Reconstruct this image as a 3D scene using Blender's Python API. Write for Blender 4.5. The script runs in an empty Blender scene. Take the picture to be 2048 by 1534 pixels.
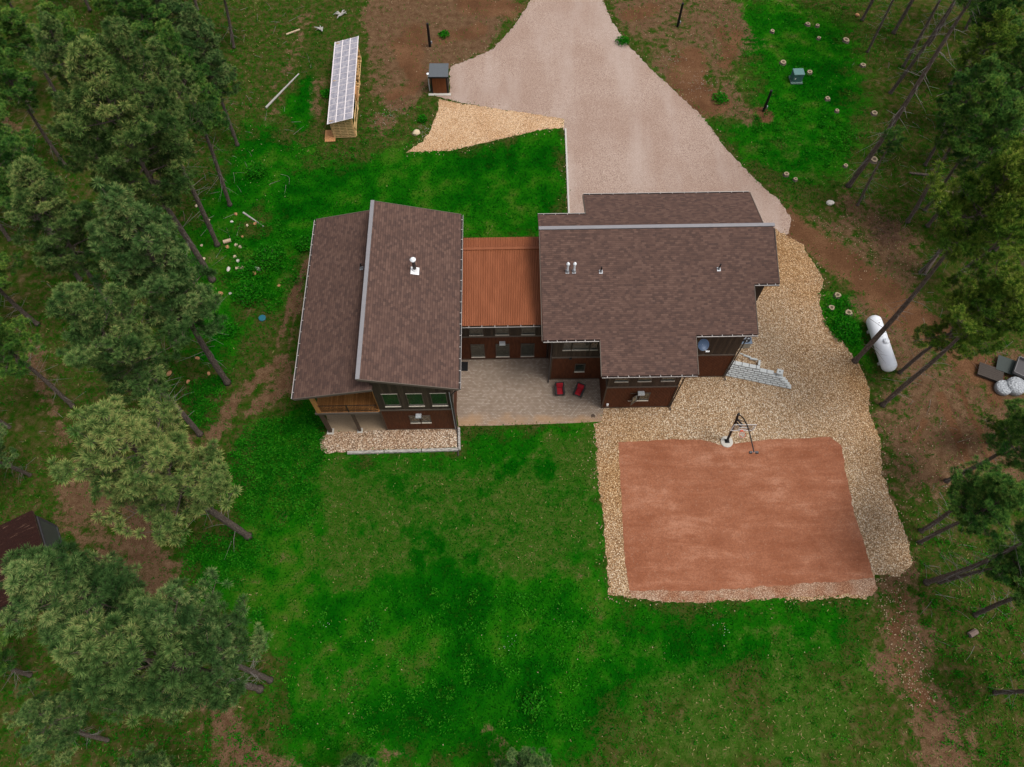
import bpy, math, random
import numpy as np
from mathutils import Vector, Matrix
from mathutils.geometry import tessellate_polygon
S = bpy.context.scene
R_ = math.radians
# ------------------------------------------------------------------ camera, sky, sun, exposure
PITCH, FPX, CAMH = 26.6, 1450.0, 52.0
cd = bpy.data.cameras.new('camera'); cam = bpy.data.objects.new('camera', cd); S.collection.objects.link(cam)
cam.location = (0, 0, CAMH); cam.rotation_euler = (R_(PITCH), 0, 0)
cd.sensor_width = 36; cd.lens = FPX/2048*36; cd.clip_end = 2000; cd.clip_start = .1
S.camera = cam
SUN_EL, SUN_AZ = 66, 105            # azimuth clockwise from +y
w = bpy.data.worlds.new('World'); S.world = w; w.use_nodes = True
nt = w.node_tree; bg = nt.nodes['Background']
sky = nt.nodes.new('ShaderNodeTexSky'); sky.sky_type = 'NISHITA'; sky.sun_disc = False
sky.sun_elevation = R_(SUN_EL); sky.sun_rotation = R_(SUN_AZ); sky.air_density = 1; sky.dust_density = 4; sky.ozone_density = 1
hs = nt.nodes.new('ShaderNodeHueSaturation'); hs.inputs['Saturation'].default_value = .3
nt.links.new(sky.outputs[0], hs.inputs['Color']); nt.links.new(hs.outputs[0], bg.inputs[0]); bg.inputs[1].default_value = .135
sd = bpy.data.lights.new('sun', 'SUN'); sd.energy = 1.5; sd.angle = R_(20); sd.color = (1, .96, .9)
sun = bpy.data.objects.new('sun', sd); S.collection.objects.link(sun); sun.location = (0, 0, 80)
el, az = R_(SUN_EL), R_(SUN_AZ)
sun.rotation_euler = Vector((math.sin(az)*math.cos(el), math.cos(az)*math.cos(el), math.sin(el))).to_track_quat('Z', 'Y').to_euler()
S.view_settings.view_transform = 'Standard'; S.view_settings.look = 'None'; S.view_settings.exposure = 0.28; S.view_settings.gamma = 1
S.cycles.max_bounces = 5; S.cycles.diffuse_bounces = 2; S.cycles.transparent_max_bounces = 6

# ------------------------------------------------------------------ helpers
_s, _c = math.sin(R_(PITCH)), math.cos(R_(PITCH))
def at(px, py, z=0.0):
    """ground point (world metres) surveyed from a pixel of the 2048x1534 photograph"""
    a = (px-1024)/FPX; b = (767-py)/FPX
    t = (CAMH-z)/(_c-b*_s)
    return (a*t, (_s+b*_c)*t)
rng = random.Random(7); nr = np.random.RandomState(11)
class MB:
    def __init__(s): s.v = []; s.f = []; s.m = []; s.uv = None
    def add(s, vs, fs, mi=0):
        o = len(s.v); s.v += [tuple(v) for v in vs]; s.f += [tuple(i+o for i in f) for f in fs]; s.m += [mi]*len(fs); return s
    def box(s, x0, x1, y0, y1, z0, z1, mi=0, mat=None):
        vs = [(x0,y0,z0),(x1,y0,z0),(x1,y1,z0),(x0,y1,z0),(x0,y0,z1),(x1,y0,z1),(x1,y1,z1),(x0,y1,z1)]
        if mat is not None: vs = [mat @ Vector(v) for v in vs]
        return s.add(vs, [(3,2,1,0),(4,5,6,7),(0,1,5,4),(1,2,6,5),(2,3,7,6),(3,0,4,7)], mi)
    def bar(s, a, b, wd, h, mi=0):
        a = Vector(a); b = Vector(b); d = b-a; L = d.length
        q = d.to_track_quat('Y', 'Z').to_matrix().to_4x4()
        return s.box(-wd/2, wd/2, 0, L, -h/2, h/2, mi, Matrix.Translation(a) @ q)
    def tube(s, pts, r, n=10, mi=0, cap=True):
        pts = [Vector(p) for p in pts]; k = len(pts); rs = [float(q) for q in r] if isinstance(r, (list, tuple)) else [float(r)]*k
        vs = []; fs = []; up = Vector((0.31, 0.17, 0.93))
        for i, p in enumerate(pts):
            d = (pts[min(i+1, k-1)]-pts[max(i-1, 0)]).normalized()
            x = d.cross(up)
            if x.length < .05: x = d.cross(Vector((1, 0, 0)))
            x.normalize(); y = d.cross(x)
            for j in range(n):
                a = 2*math.pi*j/n; vs.append(p+rs[i]*(math.cos(a)*x+math.sin(a)*y))
        for i in range(k-1):
            for j in range(n): fs.append((i*n+j, i*n+(j+1) % n, (i+1)*n+(j+1) % n, (i+1)*n+j))
        if cap: fs.append(tuple(range(n-1, -1, -1))); fs.append(tuple((k-1)*n+j for j in range(n)))
        return s.add(vs, fs, mi)
    def lathe(s, prof, c, n=24, mi=0, axis='Z', mat=None):
        vs = []; fs = []; k = len(prof)
        for r, z in prof:
            for j in range(n):
                a = 2*math.pi*j/n; v = Vector((r*math.cos(a), r*math.sin(a), z))
                if mat is not None: v = mat @ v
                vs.append(v+Vector(c))
        for i in range(k-1):
            for j in range(n): fs.append((i*n+j, i*n+(j+1) % n, (i+1)*n+(j+1) % n, (i+1)*n+j))
        fs.append(tuple(range(n-1, -1, -1))); fs.append(tuple((k-1)*n+j for j in range(n)))
        return s.add(vs, fs, mi)
    def prism(s, poly, zb, zt, mi=0):
        n = len(poly); fb = zb if callable(zb) else (lambda x, y: zb); ft = zt if callable(zt) else (lambda x, y: zt)
        vs = [(x, y, fb(x, y)) for x, y in poly]+[(x, y, ft(x, y)) for x, y in poly]
        tr = tessellate_polygon([[Vector((x, y, 0)) for x, y in poly]])
        ar = sum(poly[i][0]*poly[(i+1) % n][1]-poly[(i+1) % n][0]*poly[i][1] for i in range(n))
        fs = []
        for t in tr:
            (x0, y0), (x1, y1), (x2, y2) = [poly[i] for i in t]
            if (x1-x0)*(y2-y0)-(x2-x0)*(y1-y0) < 0: t = t[::-1]
            fs.append(tuple(i+n for i in t)); fs.append(tuple(t[::-1]))
        for i in range(n):
            j = (i+1) % n; q = (i, j, j+n, i+n); fs.append(q if ar > 0 else q[::-1])
        return s.add(vs, fs, mi)
    def build(s, name, mats, parent=None, off=(0, 0, 0), smooth=False, uvf=None, bevel=0):
        me = bpy.data.meshes.new(name)
        me.from_pydata([(x-off[0], y-off[1], z-off[2]) for x, y, z in s.v], [], s.f)
        mats = mats if isinstance(mats, (list, tuple)) else [mats]
        for m in mats: me.materials.append(m)
        if len(mats) > 1: me.polygons.foreach_set('material_index', s.m)
        if smooth: me.polygons.foreach_set('use_smooth', [True]*len(me.polygons))
        if uvf:
            uv = me.uv_layers.new(name='UVMap')
            for l in me.loops: uv.data[l.index].uv = uvf(*s.v[l.vertex_index])
        me.update()
        o = bpy.data.objects.new(name, me); S.collection.objects.link(o)
        if parent: o.parent = parent
        if bevel:
            b = o.modifiers.new('bevel', 'BEVEL'); b.width = bevel; b.segments = 2; b.limit_method = 'ANGLE'
        return o
def tag(o, label, cat, group=None, kind=None):
    if label: o['label'] = label
    if cat: o['category'] = cat
    if group: o['group'] = group
    if kind: o['kind'] = kind
    return o
def empty(name, loc, label, cat, rz=0, group=None):
    o = bpy.data.objects.new(name, None); S.collection.objects.link(o); o.location = loc; o.rotation_euler = (0, 0, rz); o.empty_display_size = .3
    return tag(o, label, cat, group)
def copy_tree(o, parent=None):
    c = o.copy(); S.collection.objects.link(c)
    if parent: c.parent = parent
    for ch in list(o.children): copy_tree(ch, c)
    return c
# ------------------------------------------------------------------ material helpers
class NT:
    def __init__(s, name, rough=.8, spec=.3):
        s.m = bpy.data.materials.new(name); s.m.use_nodes = True; s.t = s.m.node_tree; s.p = s.t.nodes['Principled BSDF']
        s.p.inputs['Roughness'].default_value = rough; s.p.inputs['Specular IOR Level'].default_value = spec
    def n(s, typ, **kw):
        nd = s.t.nodes.new('ShaderNode'+typ)
        for k, v in kw.items():
            if k in nd.inputs: s.lk(v, nd.inputs[k])
            else: setattr(nd, k, v)
        return nd
    def lk(s, a, b):
        if isinstance(a, bpy.types.NodeSocket): s.t.links.new(a, b)
        elif isinstance(a, bpy.types.Node): s.t.links.new(a.outputs[0], b)
        else:
            if hasattr(b.default_value, '__len__') and hasattr(a, '__len__') and len(a) == 3 and len(b.default_value) == 4: a = (*a, 1)
            b.default_value = a
    def co(s, what='Object', scale=None):
        c = s.n('TexCoord').outputs[what]
        if scale:
            mp = s.n('Mapping'); s.lk(c, mp.inputs[0]); mp.inputs['Scale'].default_value = scale; c = mp.outputs[0]
        return c
    def noise(s, sc, det=3, vec=None, rough=.55): return s.n('TexNoise', Vector=vec if vec is not None else s.co(), Scale=sc, Detail=det, Roughness=rough).outputs[0]
    def ramp(s, fac, stops, interp='LINEAR'):
        r = s.n('ValToRGB'); s.lk(fac, r.inputs[0]); cr = r.color_ramp; cr.interpolation = interp
        while len(cr.elements) < len(stops): cr.elements.new(.5)
        for e, (p, c) in zip(cr.elements, stops): e.position = p; e.color = (*c, 1) if len(c) == 3 else c
        return r.outputs[0]
    def mix(s, fac, a, b, mode='MIX'):
        m = s.n('Mix'); m.data_type = 'RGBA'; m.blend_type = mode; s.lk(fac, m.inputs[0]); s.lk(a, m.inputs[6]); s.lk(b, m.inputs[7]); return m.outputs[2]
    def math(s, op, a, b=0.0, clamp=False):
        m = s.n('Math', operation=op); m.use_clamp = clamp; s.lk(a, m.inputs[0]); s.lk(b, m.inputs[1]); return m.outputs[0]
    def attr(s, name): a = s.n('Attribute'); a.attribute_name = name; return a.outputs['Fac']
    def mapr(s, v, a, b, c=0, d=1):
        m = s.n('MapRange'); m.interpolation_type = 'SMOOTHSTEP'
        for i, x in enumerate((v, a, b, c, d)): s.lk(x, m.inputs[i])
        return m.outputs[0]
    def bump(s, h, strength=.5, dist=.05):
        b = s.n('Bump'); b.inputs['Strength'].default_value = strength; b.inputs['Distance'].default_value = dist; s.lk(h, b.inputs['Height']); s.lk(b.outputs[0], s.p.inputs['Normal'])
    def col(s, c): s.lk(c, s.p.inputs['Base Color']); return s
def plain(name, c, rough=.6, metal=0, var=.15, sc=6, spec=.3):
    t = NT(name, rough, spec); t.p.inputs['Metallic'].default_value = metal
    t.col(t.mix(t.noise(sc, 4), tuple(x*(1-var) for x in c), tuple(min(1, x*(1+var)) for x in c))); return t.m
MT = {}
# shingles
def shingles(name):
    t = NT(name, .9, .15); uv = t.co('UV')
    b = t.n('TexBrick', Vector=uv, Color1=(0, 0, 0), Color2=(1, 1, 1), Mortar=(.5, .5, .5)); b.inputs['Scale'].default_value = 1
    b.inputs['Brick Width'].default_value = .27; b.inputs['Row Height'].default_value = .15; b.inputs['Mortar Size'].default_value = .0; b.offset = .37; b.squash = 1
    c = t.ramp(b.outputs[0], [(0, (.054, .031, .025)), (.3, (.080, .044, .034)), (.7, (.108, .059, .044)), (1, (.145, .083, .062))])
    big = t.noise(1.1, 4, uv)
    c = t.mix(t.mapr(big, .50, .75, 0, .13), c, (.055, .040, .042))
    gr = t.noise(60, 2, uv); c = t.mix(.35, c, t.ramp(gr, [(.3, (.03, .02, .018)), (.7, (.19, .12, .10))]))
    # butt edge of every course
    sp = t.n('SeparateXYZ', Vector=uv).outputs[1]; fr = t.math('FRACT', t.math('DIVIDE', sp, .15))
    t.bump(fr, .6, .02); t.col(t.mix(t.mapr(fr, 0.0, .30, .55, 0), c, (.022, .015, .014))); return t.m
MT['shingle'] = shingles('asphalt_shingle')
def boards(name, c1, c2, wd, rough=.75, axis=0):
    t = NT(name, rough, .25); sp = t.n('SeparateXYZ', Vector=t.co()).outputs[axis]
    q = t.math('DIVIDE', sp, wd); fl = t.math('FLOOR', q); fr = t.math('FRACT', q)
    wn = t.n('TexWhiteNoise', noise_dimensions='1D', W=fl).outputs[0]
    c = t.mix(wn, c1, c2); c = t.mix(t.mapr(t.noise(3, 5, t.co('Object', (6, 6, .5))), .35, .7, 0, .5), c, tuple(x*.55 for x in c1))
    g = t.mapr(t.math('ABSOLUTE', t.math('SUBTRACT', fr, .5)), .42, .5, 0, 1)
    t.col(t.mix(t.math('MULTIPLY', g, .7), c, tuple(x*.3 for x in c1))); t.bump(t.math('SUBTRACT', 1, g), .5, .015); return t.m
MT['sid_up'] = boards('weathered_board_siding', (.042, .028, .019), (.084, .056, .038), .2)
MT['sid_upy'] = boards('weathered_board_siding_side', (.042, .028, .019), (.084, .056, .038), .2, axis=1)
def rust(name, c1, c2, axis=0):
    t = NT(name, .7, .2); n1 = t.noise(2.2, 5, t.co('Object', (4, 4, .6)))
    sp = t.n('SeparateXYZ', Vector=t.co()).outputs[axis]; wv = t.math('SINE', t.math('MULTIPLY', sp, 60))
    t.col(t.ramp(n1, [(.25, c1), (.55, tuple((a+b)/2 for a, b in zip(c1, c2))), (.8, c2)])); t.bump(wv, .5, .02); return t.m
MT['sid_lo'] = rust('rusted_steel_siding', (.055, .016, .007), (.13, .040, .015))
MT['sid_loy'] = rust('rusted_steel_siding_side', (.055, .016, .007), (.13, .040, .015), 1)
MT['copper'] = NT('rusted_corrugated_roof', .6, .3); _t = MT['copper']
_t.col(_t.mix(_t.mapr(_t.noise(.8, 5, _t.co('Object', (2.5, .7, 1))), .35, .7), (.205, .062, .023), (.250, .080, .032))); MT['copper'] = _t.m
MT['cedar'] = boards('cedar_boards', (.26, .105, .028), (.42, .19, .055), .14, .6)
MT['timber'] = plain('golden_timber', (.40, .19, .06), .6, 0, .3, 5)
MT['darkwood'] = plain('dark_stained_wood', (.07, .045, .03), .7, 0, .3, 8)
MT['fascia'] = plain('grey_brown_trim', (.115, .088, .070), .7, 0, .2, 4)
MT['capmetal'] = plain('grey_ridge_metal', (.25, .24, .25), .45, .2, .12, 3)
MT['gutter'] = plain('dark_bronze_gutter', (.06, .05, .048), .5, .2)
MT['lip'] = plain('pale_gutter_edge', (.42, .385, .36), .5, .1)
MT['black'] = plain('black_metal', (.012, .012, .013), .45, .2)
MT['white'] = plain('white_paint', (.80, .80, .80), .4, 0, .05)
MT['galv'] = plain('galvanised_metal', (.34, .35, .37), .45, .4, .15)
MT['frame'] = plain('window_frame_brown', (.075, .058, .045), .5)
MT['sill'] = plain('window_sill_pale', (.50, .44, .36), .6)
MT['lampbox'] = plain('grey_lamp_housing', (.42, .44, .45), .4, .1)
t = NT('window_glass', .04, .9); t.col(t.mix(t.noise(.7, 2), (.012, .016, .012), (.035, .042, .032))); MT['glass'] = t.m
MT['pvc'] = plain('white_plastic', (.78, .80, .82), .35, 0, .04)
MT['concrete'] = plain('pale_concrete', (.48, .45, .40), .85, 0, .18, 9)
MT['red'] = plain('red_cushion', (.30, .008, .016), .8, 0, .2, 9)
MT['wicker'] = plain('dark_wicker', (.035, .032, .032), .6, 0, .4, 30)
# ground covers
def gravel(name, scale, stops, tint=None, tsc=.18, bump=.8, dist=.05, fine=40):
    t = NT(name, .9, .2); co = t.co()
    v = t.n('TexVoronoi', Vector=co, Scale=scale); wn = t.n('TexWhiteNoise', noise_dimensions='3D', Vector=v.outputs['Color']).outputs[0]
    c = t.ramp(wn, stops)
    c = t.mix(t.mapr(v.outputs['Distance'], .40, .80, 0, .6), c, tuple(x*.25 for x in stops[0][1]))
    if tint:
        n = t.noise(tsc, 4, co); c = t.mix(t.mapr(n, .38, .62, 0, 1), c, t.mix(1, c, tint, 'MULTIPLY'))
    t.bump(t.math('SUBTRACT', 1, v.outputs['Distance']), bump, dist); t.col(c); return t.m
MT['rock'] = gravel('river_rock', 16, [(0, (.20, .115, .055)), (.3, (.33, .205, .11)), (.6, (.45, .31, .185)), (.85, (.60, .46, .31)), (1, (.80, .70, .56))], (.90, .74, .54), .06)
MT['rock_pale'] = gravel('pale_river_rock', 13, [(0, (.17, .105, .062)), (.3, (.36, .24, .155)), (.6, (.50, .37, .26)), (.85, (.66, .53, .40)), (1, (.82, .74, .63))], (.9, .82, .75), .3)
MT['tan'] = gravel('tan_gravel', 17, [(0, (.36, .20, .10)), (.4, (.54, .34, .185)), (.8, (.68, .47, .29)), (1, (.80, .62, .44))], (.9, .85, .8), .3, .5, .03)
def drive():
    t = NT('pinkish_gravel_drive', .95, .15); co = t.co(); v = t.n('TexVoronoi', Vector=co, Scale=22)
    wn = t.n('TexWhiteNoise', noise_dimensions='3D', Vector=v.outputs['Color']).outputs[0]
    c = t.ramp(wn, [(0, (.21, .140, .108)), (.5, (.345, .245, .196)), (1, (.48, .375, .315))])
    c = t.mix(t.mapr(t.noise(.16, 5, co), .35, .65, 0, .5), c, (.27, .175, .132))
    c = t.mix(t.mapr(t.noise(.5, 4, t.co('Object', (.6, .13, 1))), .45, .7, 0, .5), c, (.43, .345, .30))
    t.bump(wn, .4, .02); t.col(c); return t.m
MT['drive'] = drive()
def court():
    t = NT('red_crushed_stone', .95, .1); co = t.co()
    dn = t.n('TexNoise', Vector=t.co('Object', (.32, 1.1, 1)), Scale=.8, Detail=8, Roughness=.74, Distortion=.35).outputs[0]
    st = t.math('ADD', t.math('MULTIPLY', dn, .42), t.math('ADD', t.math('MULTIPLY', t.noise(.28, 7, co, .72), .38), t.math('MULTIPLY', t.noise(1.2, 8, t.co('Object', (.25, 1.8, 1)), .75), .2)))
    c = t.ramp(st, [(.3, (.205, .070, .034)), (.44, (.255, .092, .046)), (.52, (.315, .126, .068)), (.62, (.43, .205, .125))])
    v = t.n('TexVoronoi', Vector=co, Scale=14); wn = t.n('TexWhiteNoise', noise_dimensions='3D', Vector=v.outputs['Color']).outputs[0]
    c = t.mix(t.mapr(wn, 0, 1, .0, .35), c, (.11, .038, .022)); c = t.mix(t.mapr(wn, .95, 1, 0, .25), c, (.5, .3, .2))
    t.bump(t.math('ADD', wn, t.math('MULTIPLY', st, 2)), .4, .03); t.col(c); return t.m
MT['court'] = court()
def paver():
    t = NT('concrete_pavers', .9, .2); co = t.co()
    b = t.n('TexBrick', Vector=co, Color1=(0, 0, 0), Color2=(1, 1, 1), Mortar=(.2, .2, .2)); b.inputs['Scale'].default_value = 1
    b.inputs['Brick Width'].default_value = .2; b.inputs['Row Height'].default_value = .13; b.inputs['Mortar Size'].default_value = .012; b.offset = .5
    c = t.ramp(b.outputs[0], [(0, (.235, .175, .130)), (.4, (.275, .210, .160)), (.75, (.31, .245, .19)), (1, (.36, .295, .235))])
    c = t.mix(t.math('MULTIPLY', b.outputs['Fac'], .7), c, (.07, .05, .035))
    c = t.mix(t.mapr(t.noise(.35, 4, co), .45, .7, 0, .3), c, (.20, .155, .12))
    y = t.n('SeparateXYZ', Vector=co).outputs[1]; sand = t.math('ADD', t.mapr(y, 22.9, 24.2, .85, 0), t.math('MULTIPLY', t.math('SUBTRACT', t.noise(.45, 5, co), .5), 2.2))
    c = t.mix(t.mapr(sand, .45, 1.1, 0, .6), c, (.36, .21, .105)); t.bump(t.math('SUBTRACT', 1, b.outputs['Fac']), .4, .01); t.col(c); return t.m
MT['paver'] = paver()
t = NT('beige_sand', .95, .1); t.col(t.mix(t.noise(9, 5), (.24, .17, .105), (.36, .27, .18))); t.bump(t.noise(25, 3), .4, .02); MT['sand'] = t.m
def soil():
    t = NT('soil_and_turf', 1.0, .0); co = t.co()
    n1 = t.noise(.35, 6, co, .62); n2 = t.noise(1.6, 6, co, .65); n3 = t.noise(9, 4, co, .7); n4 = t.noise(.12, 4, co)
    # forest floor: olive turf with litter
    floor = t.ramp(n2, [(.25, (.008, .040, .003)), (.42, (.026, .058, .005)), (.56, (.064, .060, .016)), (.78, (.145, .100, .052))])
    mo = t.attr('mott'); lf = t.math('ADD', t.math('MULTIPLY', mo, .55), t.math('ADD', t.math('MULTIPLY', n2, .25), t.math('MULTIPLY', n3, .2)))
    lush = t.ramp(lf, [(.15, (.001, .034, .0006)), (.36, (.0025, .072, .0012)), (.55, (.010, .108, .002)), (.70, (.040, .115, .007)), (.84, (.105, .118, .030))])
    dry = t.ramp(t.math('ADD', t.math('MULTIPLY', n2, .55), t.math('MULTIPLY', n3, .45)), [(.3, (.010, .062, .003)), (.5, (.036, .086, .008)), (.74, (.130, .120, .040))])
    n5 = t.noise(16, 4, co, .75)
    dirt = t.ramp(t.math('ADD', t.math('MULTIPLY', n2, .35), t.math('ADD', t.math('MULTIPLY', n3, .3), t.math('MULTIPLY', n5, .35))), [(.30, (.040, .020, .011)), (.46, (.098, .053, .028)), (.57, (.165, .100, .056)), (.72, (.34, .24, .15))])
    red = t.ramp(t.math('ADD', t.math('MULTIPLY', n1, .5), t.math('MULTIPLY', n3, .5)), [(.3, (.058, .027, .014)), (.5, (.128, .062, .031)), (.75, (.25, .14, .076))])
    jit = t.math('ADD', t.math('MULTIPLY', t.math('SUBTRACT', n2, .5), 1.25), t.math('MULTIPLY', t.math('SUBTRACT', n3, .5), .6))
    jit = t.math('ADD', jit, t.math('MULTIPLY', t.math('SUBTRACT', t.attr('mott'), .5), .7))
    def m(a, lo=.35, hi=.65, k=1.0): return t.mapr(t.math('ADD', t.attr(a), t.math('MULTIPLY', jit, k)), lo, hi)
    c = t.mix(m('lush'), floor, lush); c = t.mix(t.mapr(t.math('ADD', t.attr('dry'), t.math('MULTIPLY', t.math('SUBTRACT', t.math('ADD', t.math('MULTIPLY', mo, .6), t.math('MULTIPLY', n2, .4)), .5), 1.7)), .3, .75), c, dry); c = t.mix(m('dirt'), c, dirt); c = t.mix(m('red', .35, .65, .7), c, red)
    c = t.mix(1, c, t.ramp(t.noise(28, 2, co), [(.25, (.55, .55, .55)), (.75, (1.35, 1.35, 1.35))]), 'MULTIPLY')
    t.col(c); t.bump(t.math('ADD', t.math('MULTIPLY', n2, 2), n3), .6, .12); return t.m
MT['soil'] = soil()
def leafy(name, stops, rough=.7, objvar=.0):
    t = NT(name, rough, .02); f = t.attr('tint'); c = t.ramp(f, stops)
    if objvar:
        oi = t.n('ObjectInfo').outputs['Random']; c = t.mix(t.math('MULTIPLY', oi, objvar), c, t.mix(1, c, (1.25, 1.0, .62), 'MULTIPLY'))
    t.col(c); return t.m
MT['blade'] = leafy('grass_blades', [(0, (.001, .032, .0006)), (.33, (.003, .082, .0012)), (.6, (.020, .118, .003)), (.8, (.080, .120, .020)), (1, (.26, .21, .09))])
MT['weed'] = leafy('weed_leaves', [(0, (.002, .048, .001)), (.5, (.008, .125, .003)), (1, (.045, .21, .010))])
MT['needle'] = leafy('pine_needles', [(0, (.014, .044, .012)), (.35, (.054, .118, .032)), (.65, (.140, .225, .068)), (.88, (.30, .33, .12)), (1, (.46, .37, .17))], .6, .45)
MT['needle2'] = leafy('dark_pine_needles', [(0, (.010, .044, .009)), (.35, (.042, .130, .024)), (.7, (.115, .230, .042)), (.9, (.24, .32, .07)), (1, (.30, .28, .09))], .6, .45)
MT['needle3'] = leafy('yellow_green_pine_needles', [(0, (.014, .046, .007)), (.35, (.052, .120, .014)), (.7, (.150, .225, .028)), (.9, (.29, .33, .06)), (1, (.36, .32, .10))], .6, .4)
t = NT('pine_bark', .95, .1); t.col(t.ramp(t.noise(5, 5, t.co('Object', (3, 3, .8))), [(.3, (.055, .041, .034)), (.55, (.135, .104, .086)), (.8, (.24, .195, .165))])); t.bump(t.noise(8, 4, t.co('Object', (3, 3, .7))), .8, .05); MT['bark'] = t.m
MT['deadwood'] = plain('grey_dead_wood', (.20, .18, .16), .9, 0, .4, 3)

# ------------------------------------------------------------------ ground, one sheet with soil / turf masks
def seg_dist(P, a, b):
    a = np.array(a); b = np.array(b); d = b-a; t = np.clip(((P-a)@d)/max(1e-9, d@d), 0, 1)
    return np.linalg.norm(P-(a+t[:, None]*d), axis=1)
def poly_sd(P, poly):                # + inside
    n = len(poly); ins = np.zeros(len(P), bool); dm = np.full(len(P), 1e9)
    for i in range(n):
        a, b = poly[i], poly[(i+1) % n]; dm = np.minimum(dm, seg_dist(P, a, b))
        cnd = (a[1] > P[:, 1]) != (b[1] > P[:, 1])
        with np.errstate(divide='ignore', invalid='ignore'): xx = (b[0]-a[0])*(P[:, 1]-a[1])/(b[1]-a[1]+1e-12)+a[0]
        ins ^= cnd & (P[:, 0] < xx)
    return np.where(ins, dm, -dm)
def px(pts): return [at(*p) for p in pts]
def soft(P, pts, edge): return np.clip(poly_sd(P, px(pts))/edge+.5, 0, 1)
def stroke(P, pts, wd):
    q = px(pts); d = np.min([seg_dist(P, q[i], q[i+1]) for i in range(len(q)-1)], axis=0); return np.clip(1.25-d/wd, 0, 1)
def blob(P, x, y, r): q = at(x, y); return np.clip(1.3-np.hypot(P[:, 0]-q[0], P[:, 1]-q[1])/r, 0, 1)
LUSH = [([(500,330),(620,330),(812,303),(960,285),(1129,254),(1137,475),(925,475),(925,520),(640,520),(560,520),(520,430)], 2),
        ([(595,800),(640,790),(665,905),(918,900),(918,848),(1187,846),(1205,1000),(1215,1195),(1745,1190),(1730,1330),(1300,1420),(1180,1560),(620,1560),(540,1480),(560,1300),(380,1160),(370,1090),(480,1060),(500,900),(560,830)], 3),
        ([(1410,20),(1560,0),(1700,60),(1740,190),(1690,330),(1600,390),(1500,330),(1420,245),(1500,230),(1520,140),(1450,90)], 3),
        ([(1640,590),(1700,590),(1720,640),(1740,740),(1700,700),(1650,640)], 1), ([(440,470),(580,440),(600,560),(560,620),(460,600)], 2),
        ([(640,230),(650,150),(620,100),(640,60),(560,220),(600,290)], 1.5), ([(470,260),(560,230),(620,300),(520,430),(440,470),(400,600),(370,700),(330,560)], 3), ([(360,770),(450,740),(500,640),(420,560),(380,640)], 3)]
DRY = [([(628,915),(918,925),(1190,860),(1205,1130),(1000,1165),(636,1178)], 3.4, .68), ([(1240,1290),(1500,1250),(1760,1240),(1760,1560),(1150,1560)], 7, .72),
       ([(560,1290),(900,1330),(880,1560),(600,1560)], 5, .35), ([(1240,20),(1420,0),(1480,80),(1400,230),(1280,130)], 3, .55), ([(560,540),(620,520),(590,700),(540,760)], 2, .5), ([(1480,280),(1640,260),(1660,380),(1540,360)], 3, .45)]
DIRT = [([(740,-60),(1065,-60),(985,95),(900,140),(860,190),(800,230),(735,200),(720,60)], 2, .85), ([(1205,-40),(1440,-40),(1530,90),(1450,150),(1540,240),(1500,260),(1400,225),(1330,165),(1230,50)], 2, .62),
        ([(1580,420),(1700,380),(1840,470),(1850,560),(1950,700),(2100,700),(2100,1000),(1850,1000),(1760,1000),(1740,780),(1800,760),(1650,520)], 3.5, .66),
        ([(110,960),(200,930),(360,1010),(370,1120),(340,1240),(180,1180),(110,1040)], 3, .75), ([(400,1400),(460,1400),(620,1560),(440,1560)], 2, .75),
        ([(540,740),(595,700),(600,790),(520,820),(470,850)], 1.5, .85), ([(610,130),(660,140),(650,260),(615,230)], 1.5, .7), ([(720,200),(800,230),(780,280),(720,250)], 1.5, .5)]
STROKES = [([(615,520),(585,600),(555,690)], .5, .8), ([(600,590),(580,680),(565,760)], .5, .7), ([(560,720),(470,800),(430,870),(400,960),(330,1040)], 1.1, .75), ([(10,560),(60,700),(110,830),(150,940)], 1.0, .5),
           ([(15,250),(40,320),(30,420)], 1.5, .7), ([(1785,1150),(1800,1300),(1850,1420),(1900,1560)], 3.0, .62), ([(790,1480),(800,1560)], 1.8, .42), ([(980,1470),(1010,1560)], 2, .42),
           ([(620,30),(560,170),(540,240)], 1.5, .5), ([(1870,700),(1960,860),(2000,960)], .8, .5), ([(420,740),(330,850),(400,900)], 1, .4)]
REDS = [([(1575,440),(1640,490),(1740,570),(1850,650),(1960,740)], 2.3, .95), ([(1810,1330),(1840,1400)], 1.5, .6), ([(1800,1190),(1790,1260)], 1.2, .6), ([(830,60),(820,130)], 2, .7), ([(1380,120),(1380,170),(1420,205)], 2.6, .95), ([(1525,225),(1530,235)], 1.2, .9), ([(1260,30),(1300,20)], 1.6, .7), ([(1450,130),(1475,70)], 1.2, .7), ([(1440,60),(1460,110)], 1.2, .5),
        ([(950,10),(1020,20)], 2.4, .8), ([(800,90),(830,150)], 1.6, .9), ([(780,190),(830,170)], 1.4, .8), ([(1740,560),(1830,640)], 2, .7), ([(1880,790),(1915,870),(1945,960)], .45, .9), ([(1915,770),(1960,860),(2000,960)], .4, .8), ([(1850,840),(1830,880)], .4, .6), ([(1980,760),(1990,800)], .9, .9), ([(880,80),(960,60)], 1.5, .6)]
SPOTS = [(905,1050,.9),(860,1180,.7),(800,1080,.6),(790,960,1.2),(1090,940,1.3),(1100,1060,1.4),(1160,1110,.8),(1155,1085,.6),(890,1130,.8),(690,1125,.6),(900,1125,.7),(1020,830,1.5),(960,860,1.8),(1350,1290,1.1),(1440,1270,1),(1700,1320,.7),(1690,1300,.6),(1620,1400,1),(1240,1440,1.2),(1090,1300,2.2),(1090,1210,2),(740,1430,2.4),(860,1430,2.6),(980,1490,2),(820,1210,2.6),(960,1200,2.6),(650,1480,2.2),(1000,390,1.2),(880,345,1),(1050,330,1),(1350,1400,1.5),(1520,1450,1.2),(1290,1500,1)]
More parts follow.
